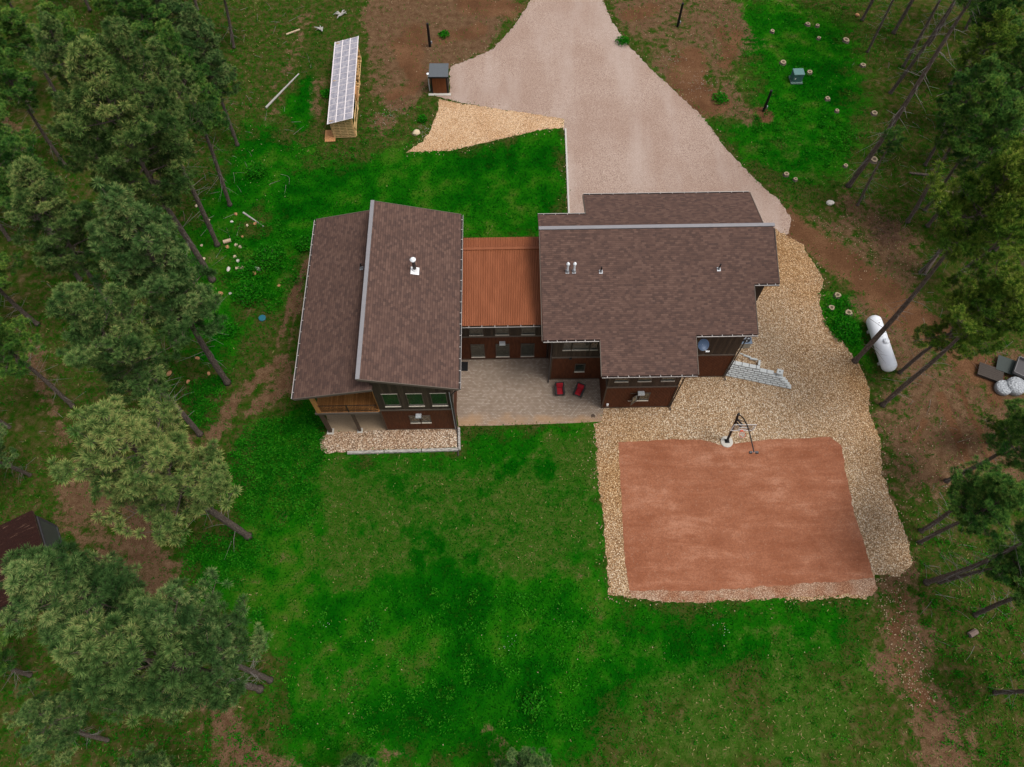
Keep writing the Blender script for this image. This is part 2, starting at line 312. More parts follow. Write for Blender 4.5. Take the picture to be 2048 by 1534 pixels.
def fbm(P, cell, octv, seed):
    r = np.random.RandomState(seed); out = np.zeros(len(P)); amp = 1; tot = 0
    for o in range(octv):
        c = cell/2**o; g = r.rand(int(160/c)+4, int(140/c)+4); u = (P[:, 0]+78)/c; v = (P[:, 1]+22)/c; i = np.clip(u.astype(int), 0, g.shape[0]-2); j = np.clip(v.astype(int), 0, g.shape[1]-2); f = u-i; h = v-j; f = f*f*(3-2*f); h = h*h*(3-2*h)
        out += amp*((g[i, j]*(1-f)+g[i+1, j]*f)*(1-h)+(g[i, j+1]*(1-f)+g[i+1, j+1]*f)*h); tot += amp; amp *= .62
    out = out/tot; return np.clip((out-.5)*2.1+.5, 0, 1)
def ground():
    st = .35; xs = np.arange(-75, 75.1, st); ys = np.arange(-20, 105, st); X, Y = np.meshgrid(xs, ys); nx, ny = len(xs), len(ys)
    P = np.stack([X.ravel(), Y.ravel()], 1)
    lush = np.zeros(len(P)); dry = lush.copy(); dirt = lush.copy(); red = lush.copy()
    for p, e in LUSH: lush = np.maximum(lush, soft(P, p, e*2.2))
    for p, e, k in DRY: dry = np.maximum(dry, k*soft(P, p, e))
    for p, e, k in DIRT: dirt = np.maximum(dirt, k*soft(P, p, e))
    for p, wd, k in STROKES: dirt = np.maximum(dirt, k*stroke(P, p, wd))
    for p, wd, k in REDS: red = np.maximum(red, k*stroke(P, p, wd))
    mott = np.clip(.36*fbm(P, 2.4, 3, 5)+.30*fbm(P, 7.5, 3, 6)+.34*fbm(P, 1.0, 2, 8), 0, 1); mott = np.clip((mott-.5)*1.25+.47, 0, 1)
    for q in SPOTS: mott = mott*(1-.5*np.clip(1.6*blob(P, q[0], q[1], q[2]*.9)-.55+1.1*(fbm(P, 1.3, 2, 9)-.5), 0, 1))
    # gentle lie of the ground: only millimetres under the laid sheets, a little roll in the woods
    Z = np.where(np.abs(X) > 34, .25*np.sin(X*.31)*np.cos(Y*.27)*np.clip((np.abs(X)-34)/8, 0, 1), 0.0)
    # far skirt reaches the horizon
    v = np.stack([X.ravel(), Y.ravel(), Z.ravel()], 1)
    i = np.arange(nx*ny).reshape(ny, nx); q = np.stack([i[:-1, :-1], i[:-1, 1:], i[1:, 1:], i[1:, :-1]], -1).reshape(-1, 4)
    b = 900.; ring = [i[0, 0], i[0, -1], i[-1, -1], i[-1, 0]]; v = np.vstack([v, [[-b, -b, 0], [b, -b, 0], [b, b, 0], [-b, b, 0]]]); o = nx*ny
    edges = [list(i[0, :]), list(i[:, -1]), list(i[-1, ::-1]), list(i[::-1, 0])]
    me = bpy.data.meshes.new('ground'); fs = [tuple(f) for f in q.tolist()]
    for k, e in enumerate(edges): fs.append(tuple([o+k, o+(k+1) % 4]+[int(z) for z in e[::-1]]))
    me.from_pydata(v.tolist(), [], fs)
    for nm, a in (('lush', lush), ('dry', dry), ('dirt', dirt), ('red', red), ('mott', mott)):
        at_ = me.attributes.new(nm, 'FLOAT', 'POINT'); at_.data.foreach_set('value', np.concatenate([a, np.zeros(4)]).astype(np.float32))
    me.polygons.foreach_set('use_smooth', [True]*len(me.polygons)); me.materials.append(MT['soil'])
    o = bpy.data.objects.new('ground', me); S.collection.objects.link(o); o['kind'] = 'structure'
    return dict(P=P, mott=mott, lush=lush, dry=dry, dirt=np.maximum(dirt, red), nx=nx, ny=ny, x0=xs[0], y0=ys[0], st=st)
G = ground()
# ------------------------------------------------------------------ laid sheets
def wob(poly, step, amp, seed):
    r = np.random.RandomState(seed); out = []
    for i in range(len(poly)):
        a = np.array(poly[i]); b = np.array(poly[(i+1) % len(poly)]); L = np.linalg.norm(b-a); n = max(1, int(L/step))
        for k in range(n): out.append(a+(b-a)*k/n)
    out = np.array(out); n = len(out)
    if amp:
        t = np.roll(out, -1, 0)-np.roll(out, 1, 0); nn = np.stack([t[:, 1], -t[:, 0]], 1); nn /= np.linalg.norm(nn, axis=1)[:, None]+1e-9
        w1 = r.randn(n); w2 = np.convolve(np.concatenate([r.randn(n), np.zeros(0)]), np.ones(9)/5, 'same'); out = out+nn*(amp*(w1*.45+w2*.8))[:, None]
    return [tuple(p) for p in out]
SHEETS = {}
def sheet(name, pts, z, m, amp=.1, step=.25, world=False):
    poly = pts if world else px(pts); SHEETS[name] = poly; p = wob(poly, step, amp, len(name)*7+len(pts)) if amp else poly
    tr = tessellate_polygon([[Vector((x, y, 0)) for x, y in p]]); fs = []
    for t in tr:
        (x0, y0), (x1, y1), (x2, y2) = [p[i] for i in t]; fs.append(tuple(t) if (x1-x0)*(y2-y0)-(x2-x0)*(y1-y0) > 0 else tuple(t[::-1]))
    mb = MB(); mb.add([(x, y, z) for x, y in p], fs); o = mb.build(name, m); o['kind'] = 'structure'; return o
sheet('driveway', [(1085,-150),(1062,0),(1030,50),(985,98),(930,122),(900,135),(899,186),(862,188),(880,196),(1000,220),(1127,240),(1130,258),(1138,440),(1165,480),(1540,485),(1578,466),(1583,440),(1560,405),(1500,350),(1440,280),(1395,225),(1330,165),(1260,95),(1226,45),(1205,0),(1200,-150)], .008, MT['drive'], .12)
sheet('gravel_patch', [(878,199),(1000,219),(1127,239),(1127,256),(1060,264),(960,288),(900,301),(812,305),(845,283),(862,255),(876,225)], .012, MT['tan'], .1)
sheet('gravel_yard', [(1203,700),(1203,843),(1187,848),(1190,880),(1200,1000),(1210,1100),(1216,1188),(1300,1200),(1400,1205),(1560,1195),(1738,1192),(1752,1152),(1800,1152),(1824,1130),(1815,1080),(1790,1010),(1768,950),(1757,870),(1737,830),(1742,780),(1720,730),(1690,692),(1655,655),(1638,605),(1646,560),(1605,490),(1540,455),(1500,560),(1400,700)], .012, MT['rock'], .14)
sheet('court', [(1237,885),(1400,878),(1440,890),(1480,886),(1540,880),(1660,874),(1682,890),(1690,940),(1710,1030),(1735,1110),(1750,1165),(1500,1180),(1350,1187),(1260,1187),(1250,1120),(1243,1000)], .018, MT['court'], .05)
sheet('gravel_strip', [(1258,1180),(1350,1182),(1500,1175),(1748,1158),(1752,1176),(1742,1190),(1660,1192),(1560,1196),(1480,1200),(1400,1206),(1330,1204),(1262,1194)], .021, gravel('pinkish_grit', 22, [(0, (.20, .10, .06)), (.4, (.33, .19, .12)), (.8, (.45, .30, .20)), (1, (.6, .46, .34))], (.8, .6, .5), .5, .4, .02), .09)
sheet('patio', [(900,710),(1110,710),(1215,745),(1210,800),(1203,843),(1150,846),(1000,851),(917,852)], .014, MT['paver'], 0)
sheet('sand_pad', [(640,770),(790,770),(790,862),(720,866),(658,870)], .010, MT['sand'], .05)
sheet('gravel_bed', [(640,878),(660,866),(775,859),(917,853),(917,896),(694,904),(650,908),(641,900)], .022, MT['rock_pale'], .08)
# raised gravel bank behind the block wall
def bank():
    A0, A1 = np.array((17.25, 27.0)), np.array((22.3, 25.75)); d = (A1-A0)/np.linalg.norm(A1-A0); nrm = np.array((-d[1], d[0]))
    us = np.linspace(-.4, 9.5, 60); vs_ = np.linspace(0.3, 12, 70); V = []
    for vv in vs_:
        for uu in us:
            p = A0+d*uu+nrm*vv; h = 1.22*np.clip(1-max(uu-1.0, 0)/4.6, 0, 1)*np.clip(1-max(vv-2.2, 0)/7.5, 0, 1)
            h = h*h*(3-2*h/1.22)/1.22 if h < 1.22 else h
            V.append((p[0], p[1], h-.03+.02*math.sin(uu*5.1+vv*3.3)))
    n = len(us); F = [(j*n+i, j*n+i+1, (j+1)*n+i+1, (j+1)*n+i) for j in range(len(vs_)-1) for i in range(n-1)]
    mb = MB(); mb.add(V, F); o = mb.build('gravel_bank', MT['rock'], smooth=True); o['kind'] = 'structure'
bank()
mb = MB(); k0, k1 = at(1131, 258), at(1138, 432); mb.bar((k0[0], k0[1], .05), (k1[0], k1[1], .05), .17, .14); o = mb.build('kerb', MT['concrete'], bevel=.02); o['kind'] = 'structure'
# ------------------------------------------------------------------ the house
HA = R_(1.1); HO = (2.5, 30.0, 0.0)
def hw(x, y, z=0): return (x*math.cos(HA)-y*math.sin(HA), x*math.sin(HA)+y*math.cos(HA), z)
house = empty('house', hw(*HO), 'large two storey house with brown shingle roofs, rusty siding and a copper link roof', 'house', HA)
def H(mb, name, m, parent=None, **k):
    o = mb.build(name, m, parent or house, off=HO, **k); return o
def plane_w(x): return 7.4+(-3.24-x)*.262           # west main roof, falls to the right
def plane_l(x): return 7.85+(x+9.1)*.222            # west lean-to, falls to the left
def plane_e(y): return 6.5+(y-23.25)*.29            # east front slope
def plane_b(y): return 8.9-(y-33.9)*.29             # east back slope
def plane_k(y): return 6.5+(y-27.62)*.095 if y < 34.0 else 7.106-(y-34.0)*.12
def wallblock(poly, ztop, z0=0.0, label=None):
    """lower rusty storey, upper boarded storey and trim band of one wing"""
    for nm, zb, zt, m1, m2 in (('lower_wall', z0, 3.60, 'sid_lo', 'sid_loy'), ('upper_wall', 3.60, ztop, 'sid_up', 'sid_upy')):
        mb = MB().prism(poly, zb, zt); me = mb
        for i, f in enumerate(mb.f):
            a, b, c = [Vector(mb.v[k]) for k in f[:3]]; n = (b-a).cross(c-a)
            mb.m[i] = 1 if abs(n.x) > abs(n.y) else 0
        H(mb, nm, [MT[m1], MT[m2]])
    n = len(poly); mb = MB()
    cx = sum(p[0] for p in poly)/n; cy = sum(p[1] for p in poly)/n
    x0, x1 = min(p[0] for p in poly), max(p[0] for p in poly); y0, y1 = min(p[1] for p in poly), max(p[1] for p in poly)
    mb.box(x0-.04, x1+.04, y0-.04, y0-.002, 3.56, 3.74); mb.box(x0-.04, x0-.002, y0-.002, y1, 3.56, 3.74); mb.box(x1+.002, x1+.04, y0-.002, y1, 3.56, 3.74)
    H(mb, 'trim_band', MT['fascia'])
    mb = MB()
    for x in (x0, x1): mb.box(x-.05, x+.05, y0-.052, y0+.05, z0, 3.55); 
    mb.box(x0-.03, x1+.03, y0-.035, y0-.003, z0, .12); H(mb, 'corner_trim', MT['darkwood'])
wallblock([(-9.25,22.2),(-3.9,22.2),(-3.9,36.6),(-9.25,36.6)], lambda x, y: plane_w(x)-.24)
wallblock([(-13.9,26.3),(-9.3,26.3),(-9.3,36.8),(-13.9,36.8)], lambda x, y: plane_l(x)-.24)
wallblock([(-3.85,28.3),(3.5,28.3),(3.5,34.9),(-3.85,34.9)], lambda x, y: plane_k(y)-.14 if y < 34 else plane_k(y)-.14)
wallblock([(3.55,26.35),(17.5,26.35),(17.5,33.85),(3.55,33.85)], lambda x, y: plane_e(y)-.24)
wallblock([(7.52,23.75),(12.8,23.75),(12.8,26.30),(7.52,26.30)], lambda x, y: plane_e(y)-.24)
wallblock([(17.54,30.2),(19.35,30.2),(19.35,33.85),(17.54,33.85)], lambda x, y: plane_e(y)-.24)
wallblock([(6.95,33.95),(19.0,33.95),(19.0,38.2),(6.95,38.2)], lambda x, y: plane_b(y)-.24)
wallblock([(3.55,33.95),(6.9,33.95),(6.9,35.7),(3.55,35.7)], lambda x, y: plane_b(y)-.24)
def roofslab(name, poly, f, th, m, axis):
    mb = MB().prism(poly, lambda x, y: f(x, y)-th, f)
    sl = math.sqrt(1+.27**2)
    uvf = (lambda x, y, z: (x+3.1, (y-20)*sl)) if axis == 'y' else (lambda x, y, z: (y+1.7, abs(x+9.4)*-sl+20))
    return H(mb, name, [m], uvf=uvf)
SH = MT['shingle']
rw = roofslab('roof', [(-9.9,22.0),(-3.24,22.0),(-3.24,37.1),(-9.9,37.1)], lambda x, y: plane_w(x), .2, SH, 'x')
rl = roofslab('roof', [(-14.75,21.85),(-9.1,21.85),(-9.1,37.5),(-14.75,37.5)], lambda x, y: plane_l(x), .2, SH, 'x')
re_ = roofslab('roof', [(2.67,33.95),(2.72,25.8),(6.75,25.8),(6.8,23.25),(13.58,23.25),(13.65,26.0),(18.05,26.0),(18.07,29.6),(19.93,29.6),(19.86,33.95)], lambda x, y: plane_e(y), .2, SH, 'y')
rb = roofslab('roof', [(2.67,33.7),(19.55,33.7),(19.55,38.85),(6.38,38.85),(6.38,36.3),(2.67,36.3)], lambda x, y: plane_b(y), .2, SH, 'y')
# corrugated link roof, real ribs
def link():
    mb = MB(); n = int(6.05/.13)*6; xs = [-3.2+6.0*i/n for i in range(n+1)]
    ys = [27.55, 29.7, 31.9, 34.0, 35.2]; V = [(x, y, plane_k(y)+.022*math.sin(2*math.pi*(x+3.2)/.13)) for y in ys for x in xs]
    k = n+1; mb.add(V, [(j*k+i, j*k+i+1, (j+1)*k+i+1, (j+1)*k+i) for j in range(len(ys)-1) for i in range(n)])
    ro = H(mb, 'copper_roof', MT['copper'])
    c = MB(); c.bar((-3.2, 34.0, plane_k(34)+.05), (2.8, 34.0, plane_k(34)+.05), .22, .05); H(c, 'ridge_cap', MT['copper'], ro)
    e = MB(); e.box(-3.2, 2.8, 27.6, 35.1, 6.2, 6.38); H(e, 'eave_board', MT['fascia'])
link()
# ridge caps (grey metal) and rake trim
mb = MB(); mb.box(-9.98, -9.70, 21.96, 37.14, plane_w(-9.8)-.02, plane_w(-9.8)+.09); H(mb, 'ridge_cap', MT['capmetal'], rw, bevel=.015)
mb = MB(); mb.box(2.6, 19.95, 33.76, 34.05, plane_e(33.9)-.02, plane_e(33.9)+.08); H(mb, 'ridge_cap', MT['capmetal'], re_, bevel=.015)
def rake(par, a, b):
    mb = MB(); mb.bar(a, b, .05, .24); H(mb, 'rake_board', MT['fascia'], par)
def rk(par, x0, x1, y, f): rake(par, (x0, y, f(x0)-.1), (x1, y, f(x1)-.1))
rk(rw, -9.9, -3.24, 21.965, plane_w); rk(rl, -14.75, -9.1, 21.815, plane_l); rk(rw, -9.9, -3.24, 37.13, plane_w); rk(rl, -14.75, -9.1, 37.53, plane_l)
def rky(par, x, y0, y1, f): rake(par, (x, y0, f(y0)-.1), (x, y1, f(y1)-.1))
rky(re_, 2.64, 25.8, 33.7, plane_e); rky(re_, 6.76, 23.25, 25.75, plane_e); rky(re_, 13.64, 23.25, 25.95, plane_e); rky(re_, 18.1, 26.0, 29.55, plane_e); rky(re_, 19.94, 29.6, 33.7, plane_e); rky(rb, 19.58, 34.1, 38.85, plane_b); rky(rb, 6.34, 36.35, 38.85, plane_b)
# gutters: trough, pale front lip and hanger clips
def gutter(a, b, out, n, bright=False):
    a = Vector(a); b = Vector(b); out = Vector((*out, 0)); d = (b-a).normalized(); mb = MB()
    mb.bar(a+out*.07+Vector((0, 0, -.12)), b+out*.07+Vector((0, 0, -.12)), .13, .015, 0)
    mb.bar(a+out*.135+Vector((0, 0, -.07)), b+out*.135+Vector((0, 0, -.07)), .02, .13, 0)
    mb.bar(a+out*.14+Vector((0, 0, .005)), b+out*.14+Vector((0, 0, .005)), .045 if bright else .028, .02, 1)
    for i in range(n):
        p = a+(b-a)*((i+.5)/n); mb.bar(p+out*-.02+Vector((0, 0, .018)), p+out*.15+Vector((0, 0, .018)), .045, .02, 1)
    H(mb, 'gutter', [MT['gutter'], MT['lip']])
gutter((-3.24, 22.0, 7.35), (-3.24, 37.1, 7.35), (1, 0), 16); gutter((-14.75, 37.5, 6.56), (-14.75, 21.85, 6.56), (-1, 0), 16, True)
gutter((2.72, 25.8, plane_e(25.8)-.04), (6.7, 25.8, plane_e(25.8)-.04), (0, -1), 6, True); gutter((6.8, 23.25, 6.46), (13.58, 23.25, 6.46), (0, -1), 9)
gutter((13.7, 26.0, plane_e(26)-.04), (18.05, 26.0, plane_e(26)-.04), (0, -1), 6, True); gutter((18.15, 29.6, plane_e(29.6)-.04), (19.93, 29.6, plane_e(29.6)-.04), (0, -1), 3, True)
gutter((-3.1, 27.55, 6.46), (2.6, 27.55, 6.46), (0, -1), 6); gutter((19.55, 38.85, plane_b(38.85)-.04), (6.4, 38.85, plane_b(38.85)-.04), (0, 1), 14, True); gutter((6.3, 36.3, plane_b(36.3)-.04), (2.67, 36.3, plane_b(36.3)-.04), (0, 1), 4, True)
# windows on walls facing the lawn: frame with pane and sill below it
def window(x0, x1, z0, z1, y, sill=True, mull=0, swing=0):
    f = .06; mb = MB(); yo = y-.055
    if swing:
        Mx = Matrix.Translation((x1, y-.03, 0)) @ Matrix.Rotation(swing, 4, 'Z') @ Matrix.Translation((-x1, -(y-.03), 0))
    else: Mx = None
    mb.box(x0-f, x0, yo, y-.003, z0-f, z1+f, 0, Mx); mb.box(x1, x1+f, yo, y-.003, z0-f, z1+f, 0, Mx); mb.box(x0, x1, yo, y-.003, z1, z1+f, 0, Mx); mb.box(x0, x1, yo, y-.003, z0-f, z0, 0, Mx)
    fr = H(mb, 'window', MT['frame'])
    H(MB().box(x0, x1, y-.024, y-.008, z0, z1, 0, Mx), 'pane', MT['glass'], fr)
    if sill: H(MB().box(x0-f, x1+f, y-.12, yo-.002, z0-f-.02, z0-.005), 'sill', MT['sill'], fr)
    H(MB().box(x0-f, x1+f, y-.075, yo-.002, z1+.01, z1+f+.02), 'head_trim', MT['sill'] if y < 22.5 and z0 > 4 else MT['frame'], fr)
for x0 in (-8.68, -6.97, -5.28): window(x0, x0+1.04, 4.45, 6.4, 22.2)
for x0 in (-7.22, -6.38): window(x0, x0+.64, 1.42, 2.58, 22.2)
for x0 in (-2.68, -.70, 1.29):
    window(x0, x0+.97, 4.0, 5.4, 28.3); window(x0, x0+.99, .53, 2.43, 28.3)
window(4.32, 4.83, 4.93, 6.05, 26.35); window(5.0, 6.17, 4.93, 6.05, 26.35); window(6.34, 6.85, 4.93, 6.05, 26.35); window(5.46, 6.15, 1.42, 2.54, 26.35)
for x0 in (8.0, 9.7, 11.4): window(x0, x0+.9, 4.72, 6.1, 23.75)
window(10.26, 10.9, 1.42, 2.6, 23.75); window(9.46, 10.1, 1.42, 2.6, 23.75, True, 0, R_(38))
for x0, x1, y, z in ((-6.72, -6.3, 22.2, 2.78), (-.45, .02, 28.3, 2.72), (9.92, 10.42, 23.75, 2.78)):      # pale lamp housings over the window pairs
    Mx = Matrix.Translation((0, y-.02, z)) @ Matrix.Rotation(R_(-12), 4, 'X')
    l = H(MB().box(x0, x1, -.34, 0, 0, .16, 0, Mx), 'wall_lamp', MT['lampbox'], bevel=.015); H(MB().box(x0+.05, x1-.05, -.29, -.05, -.014, -.002, 0, Mx), 'lens', MT['white'], l)
H(MB().box(4.85, 5.05, 26.22, 26.31, 3.45, 3.68), 'wall_lamp', MT['black'], bevel=.01)
mb = MB().box(7.82, 7.98, 23.62, 23.745, .55, .85); H(mb, 'meter_box', MT['white'], bevel=.02)
# deck at the west gable: floor, rail, posts
mb = MB()
for i in range(34): mb.box(-13.9+i*.137, -13.9+i*.137+.128, 22.05, 26.25, 3.72, 3.76)
dk = H(mb, 'deck_floor', MT['cedar']); H(MB().box(-13.95, -9.3, 21.96, 22.04, 3.5, 3.74).box(-13.95, -13.87, 22.05, 26.2, 3.5, 3.71), 'rim_beam', MT['fascia'], dk)
mb = MB(); mb.tube([(-13.7, 22.08, 4.82), (-9.3, 22.08, 4.82)], .028, 6); mb.tube([(-13.7, 22.08, 3.9), (-9.3, 22.08, 3.9)], .018, 6)
for i in range(38): x = -13.65+i*.115; mb.tube([(x, 22.08, 3.9), (x, 22.08, 4.82)], .016, 4)
mb.box(-11.52, -11.44, 22.05, 22.11, 3.77, 4.86); H(mb, 'railing', MT['black'])
H(MB().box(-13.78, -13.5, 21.98, 22.22, 3.77, plane_l(-13.6)-.22), 'upper_post', MT['timber'], bevel=.02)
p = H(MB().box(-13.78, -13.5, 22.0, 22.24, .1, 3.49), 'lower_post', MT['darkwood'], bevel=.02); H(MB().box(-13.9, -13.4, 21.88, 22.36, 0, .095), 'footing', MT['concrete'], p)
p = H(MB().box(-11.46, -11.26, 22.05, 22.25, .1, 3.49), 'lower_post', MT['darkwood'], bevel=.02); H(MB().box(-11.56, -11.16, 21.95, 22.35, 0, .095), 'footing', MT['concrete'], p)
H(MB().bar((-13.7, 22.1, plane_l(-13.7)-.33), (-9.3, 22.1, plane_l(-9.3)-.33), .2, .2), 'gable_beam', MT['timber'])
H(MB().box(-9.31, -9.27, 22.2, 26.25, 3.78, 7.4), 'deck_side_cladding', MT['cedar'])
H(MB().box(-13.85, -9.35, 26.25, 26.295, 3.78, 6.5), 'deck_back_cladding', MT['cedar'])
# downspouts
def spout(pts, r=.05):
    H(MB().tube(pts, r, 8), 'downspout', MT['gutter'], smooth=True)
spout([(-3.15, 22.3, 7.25), (-3.5, 22.25, 6.6), (-3.83, 22.12, 6.2), (-3.83, 22.12, .3), (-3.75, 21.6, .12), (-3.72, 19.9, .1)])
o = MB().tube([(-3.95, 22.08, 6.7), (-3.95, 22.08, .1)], .03, 6); H(o, 'conduit', MT['galv'])
spout([(2.9, 25.7, 7.1), (3.25, 26.1, 6.7), (3.42, 26.24, 6.4), (3.42, 26.24, .25), (3.4, 26.0, .12)]); spout([(13.4, 23.2, 6.4), (12.95, 23.6, 5.9), (12.88, 23.68, .2), (12.9, 23.4, .1)]); spout([(17.9, 25.95, 7.1), (17.62, 26.25, 6.6), (17.6, 26.28, .2), (17.62, 25.95, .1)])
spout([(2.45, 27.5, 6.4), (3.3, 28.15, 6.0), (3.38, 28.2, .2)])
# roof penetrations
def vent(x, y, f, par, r, h, m, cap=None, fl='galv'):
    z = f(x, y); mb = MB().tube([(x, y, z-.1), (x, y, z+h)], r, 12, 0)
    if cap: mb.lathe([(r*1.6, h-.12), (r*1.7, h-.02), (r*.9, h+.10), (.01, h+.14)], (x, y, z), 14, 1)
    v = H(mb, 'vent_pipe', [m, MT['pvc']], par, smooth=False)
    pl = MB(); q = .13 if r < .1 else .30
    pl.prism([(x-q, y-q*1.25), (x+q, y-q*1.25), (x+q, y+q*.9), (x-q, y+q*.9)], lambda a, b: f(a, b)+.004, lambda a, b: f(a, b)+.022); pl.lathe([(r*2.0, -.02), (r*1.25, .22)], (x, y, z), 12)
    H(pl, 'flashing', MT[fl], par); return v
fe = lambda x, y: plane_e(y)
for x in (4.6, 5.08): vent(x, 30.7, fe, house, .075, .95, MT['pvc'], True)
vent(7.03, 30.65, fe, house, .055, .55, MT['black']); vent(15.6, 30.7, fe, house, .055, .6, MT['black'])
vent(-10.6, 32.1, lambda x, y: plane_l(x), house, .055, .55, MT['black']); cz = lambda x, y: plane_w(x)
vent(-6.5, 31.3, cz, house, .13, 1.35, MT['gutter'], True, 'white')
# west gravel bed timbers
mb = MB()
ta, tb = at(694, 906, .1), at(917, 899, .1)
for i in range(3):
    a = Vector((*ta, .12)).lerp(Vector((*tb, .12)), i/3+.004); b = Vector((*ta, .12)).lerp(Vector((*tb, .12)), (i+1)/3-.004); mb.bar(a, b, .22, .24)
a, b = at(918, 856, .1), at(919, 900, .1); mb.bar((*a, .11), (*b, .11), .17, .22)
t = NT('weathered_grey_timber', .9, .1); t.col(t.ramp(t.noise(3, 5, t.co('Object', (1, 5, 3))), [(.3, (.10, .09, .08)), (.5, (.34, .32, .29)), (.75, (.55, .52, .48))])); MT['oldtimber'] = t.m
tag(mb.build('timber_edging', t.m, bevel=.015), 'low weathered grey timber edging holding the pebble bed in front of the west gable', 'edging')
# ------------------------------------------------------------------ things on and around the house
def on(px_, py_, label, name, cat, rz=0, group=None, z=0): x, y = at(px_, py_, z); return empty(name, (x, y, z), label, cat, rz, group)
x, y = at(929, 733); tag(MB().box(x-.28, x+.28, y-.42, y+.42, .016, .035).build('doormat', MT['black'], bevel=.01), 'black doormat on the pavers beside the west wing', 'doormat')
def armchair(pxy, rz, label):
    r = on(*pxy, label, 'patio_armchair', 'armchair', rz, 'red armchairs on the patio'); r.location.z = .016
    mb = MB().box(-.36, .36, -.36, .34, .18, .3); mb.build('seat_base', MT['wicker'], r, bevel=.03)
    for sx in (-1, 1):
        MB().box(sx*.31-.07, sx*.31+.07, -.40, .36, .3, .58).build('armrest', MT['wicker'], r, bevel=.035)
        for y in (-.33, .3): MB().tube([(sx*.31, y, 0), (sx*.31, y, .19)], [.02, .03], 8).build('leg', MT['black'], r)
    Mx = Matrix.Translation((0, .3, .28)) @ Matrix.Rotation(R_(-14), 4, 'X')
    MB().box(-.37, .37, 0, .09, 0, .62, 0, Mx).build('backrest', MT['wicker'], r, bevel=.035)
    MB().box(-.235, .235, -.34, .26, .305, .44).build('seat_cushion', MT['red'], r, bevel=.05)
    MB().box(-.26, .26, -.15, -.005, .14, .62, 0, Mx).build('back_cushion', MT['red'], r, bevel=.05)
armchair((1119, 785), R_(4), 'red cushioned dark wicker armchair facing the lawn, nearer the link between the wings'); armchair((1157, 787), R_(-24), 'red cushioned dark wicker armchair turned at an angle, nearer the east wing corner')
x, y = at(1186, 832); tag(MB().lathe([(.18, .015), (.17, .035), (.05, .04)], (x, y, 0), 10).build('drain_cover', MT['darkwood']), 'small dark brown patch like a drain cover near the patio corner', 'drain cover')
# satellite dish on the wall corner of the projecting bay
wx, wy, _ = hw(14.1, 25.6); d = empty('satellite_dish', hw(13.9, 25.5, 6.3), 'blue grey satellite dish on a white arm at the roof corner of the east wing', 'satellite dish', HA)
q = Matrix.Rotation(R_(18), 4, 'Z') @ Matrix.Rotation(R_(38), 4, 'X')
prof = [(.01, -.10), (.15, -.09), (.28, -.055), (.38, -.01), (.43, .025), (.44, .025), (.385, -.03), (.28, -.075), (.15, -.115), (.01, -.125)]
q2 = Matrix.Translation((.35, .05, .35)) @ q
mb = MB().lathe(prof, (0, 0, 0), 28, 0, mat=q2); mb.build('reflector', plain('blue_grey_dish', (.045, .07, .12), .45, .2), d, smooth=True)
MB().tube([(-.2, .6, -.3), (.1, .3, 0), (.33, .12, .28)], .03, 8).build('mast', MT['galv'], d); MB().tube([tuple(q2 @ Vector((0, -.4, 0))), tuple(q2 @ Vector((0, -.45, .42)))], .018, 8).build('feed_arm', MT['white'], d)
p = q2 @ Vector((0, -.45, .44)); mb = MB()
for dx in (-.1, 0, .1): mb.tube([p+Vector((dx, 0, -.07)), p+Vector((dx, 0, .07))], .04, 8)
mb.box(-.13, .13, -.03, .03, -.02, .02, 0, Matrix.Translation(p)); mb.build('receiver', MT['white'], d)
# air conditioner on the bank
ac = empty('air_conditioner', (*hw(19.2, 28.68)[:2], 1.0), 'square beige air conditioner with a dark fan grille beside the house above the block wall', 'air conditioner', HA)
gm = plain('beige_cabinet', (.30, .27, .22), .5)
MB().box(-.42, .42, -.42, .42, .08, .92).build('cabinet', gm, ac, bevel=.03); MB().box(-.5, .5, -.5, .5, 0, .075).build('pad', MT['concrete'], ac); MB().box(-.45, .45, -.45, .45, .925, .97).build('top_panel', plain('blue_grey_top', (.16, .21, .28), .4, .2), ac, bevel=.02)
MB().lathe([(.36, .972), (.36, .985), (.30, .99), (.3, .978)], (0, 0, 0), 24).build('fan_guard', MT['black'], ac)
mb = MB()
for k in range(4): mb.box(.05, .27, -.055, .055, .992, 1.0, 0, Matrix.Rotation(k*math.pi/2, 4, 'Z') @ Matrix.Translation((0, 0, 0)) )
mb.lathe([(.07, .99), (.06, 1.02)], (0, 0, 0), 12); mb.build('fan', MT['galv'], ac)
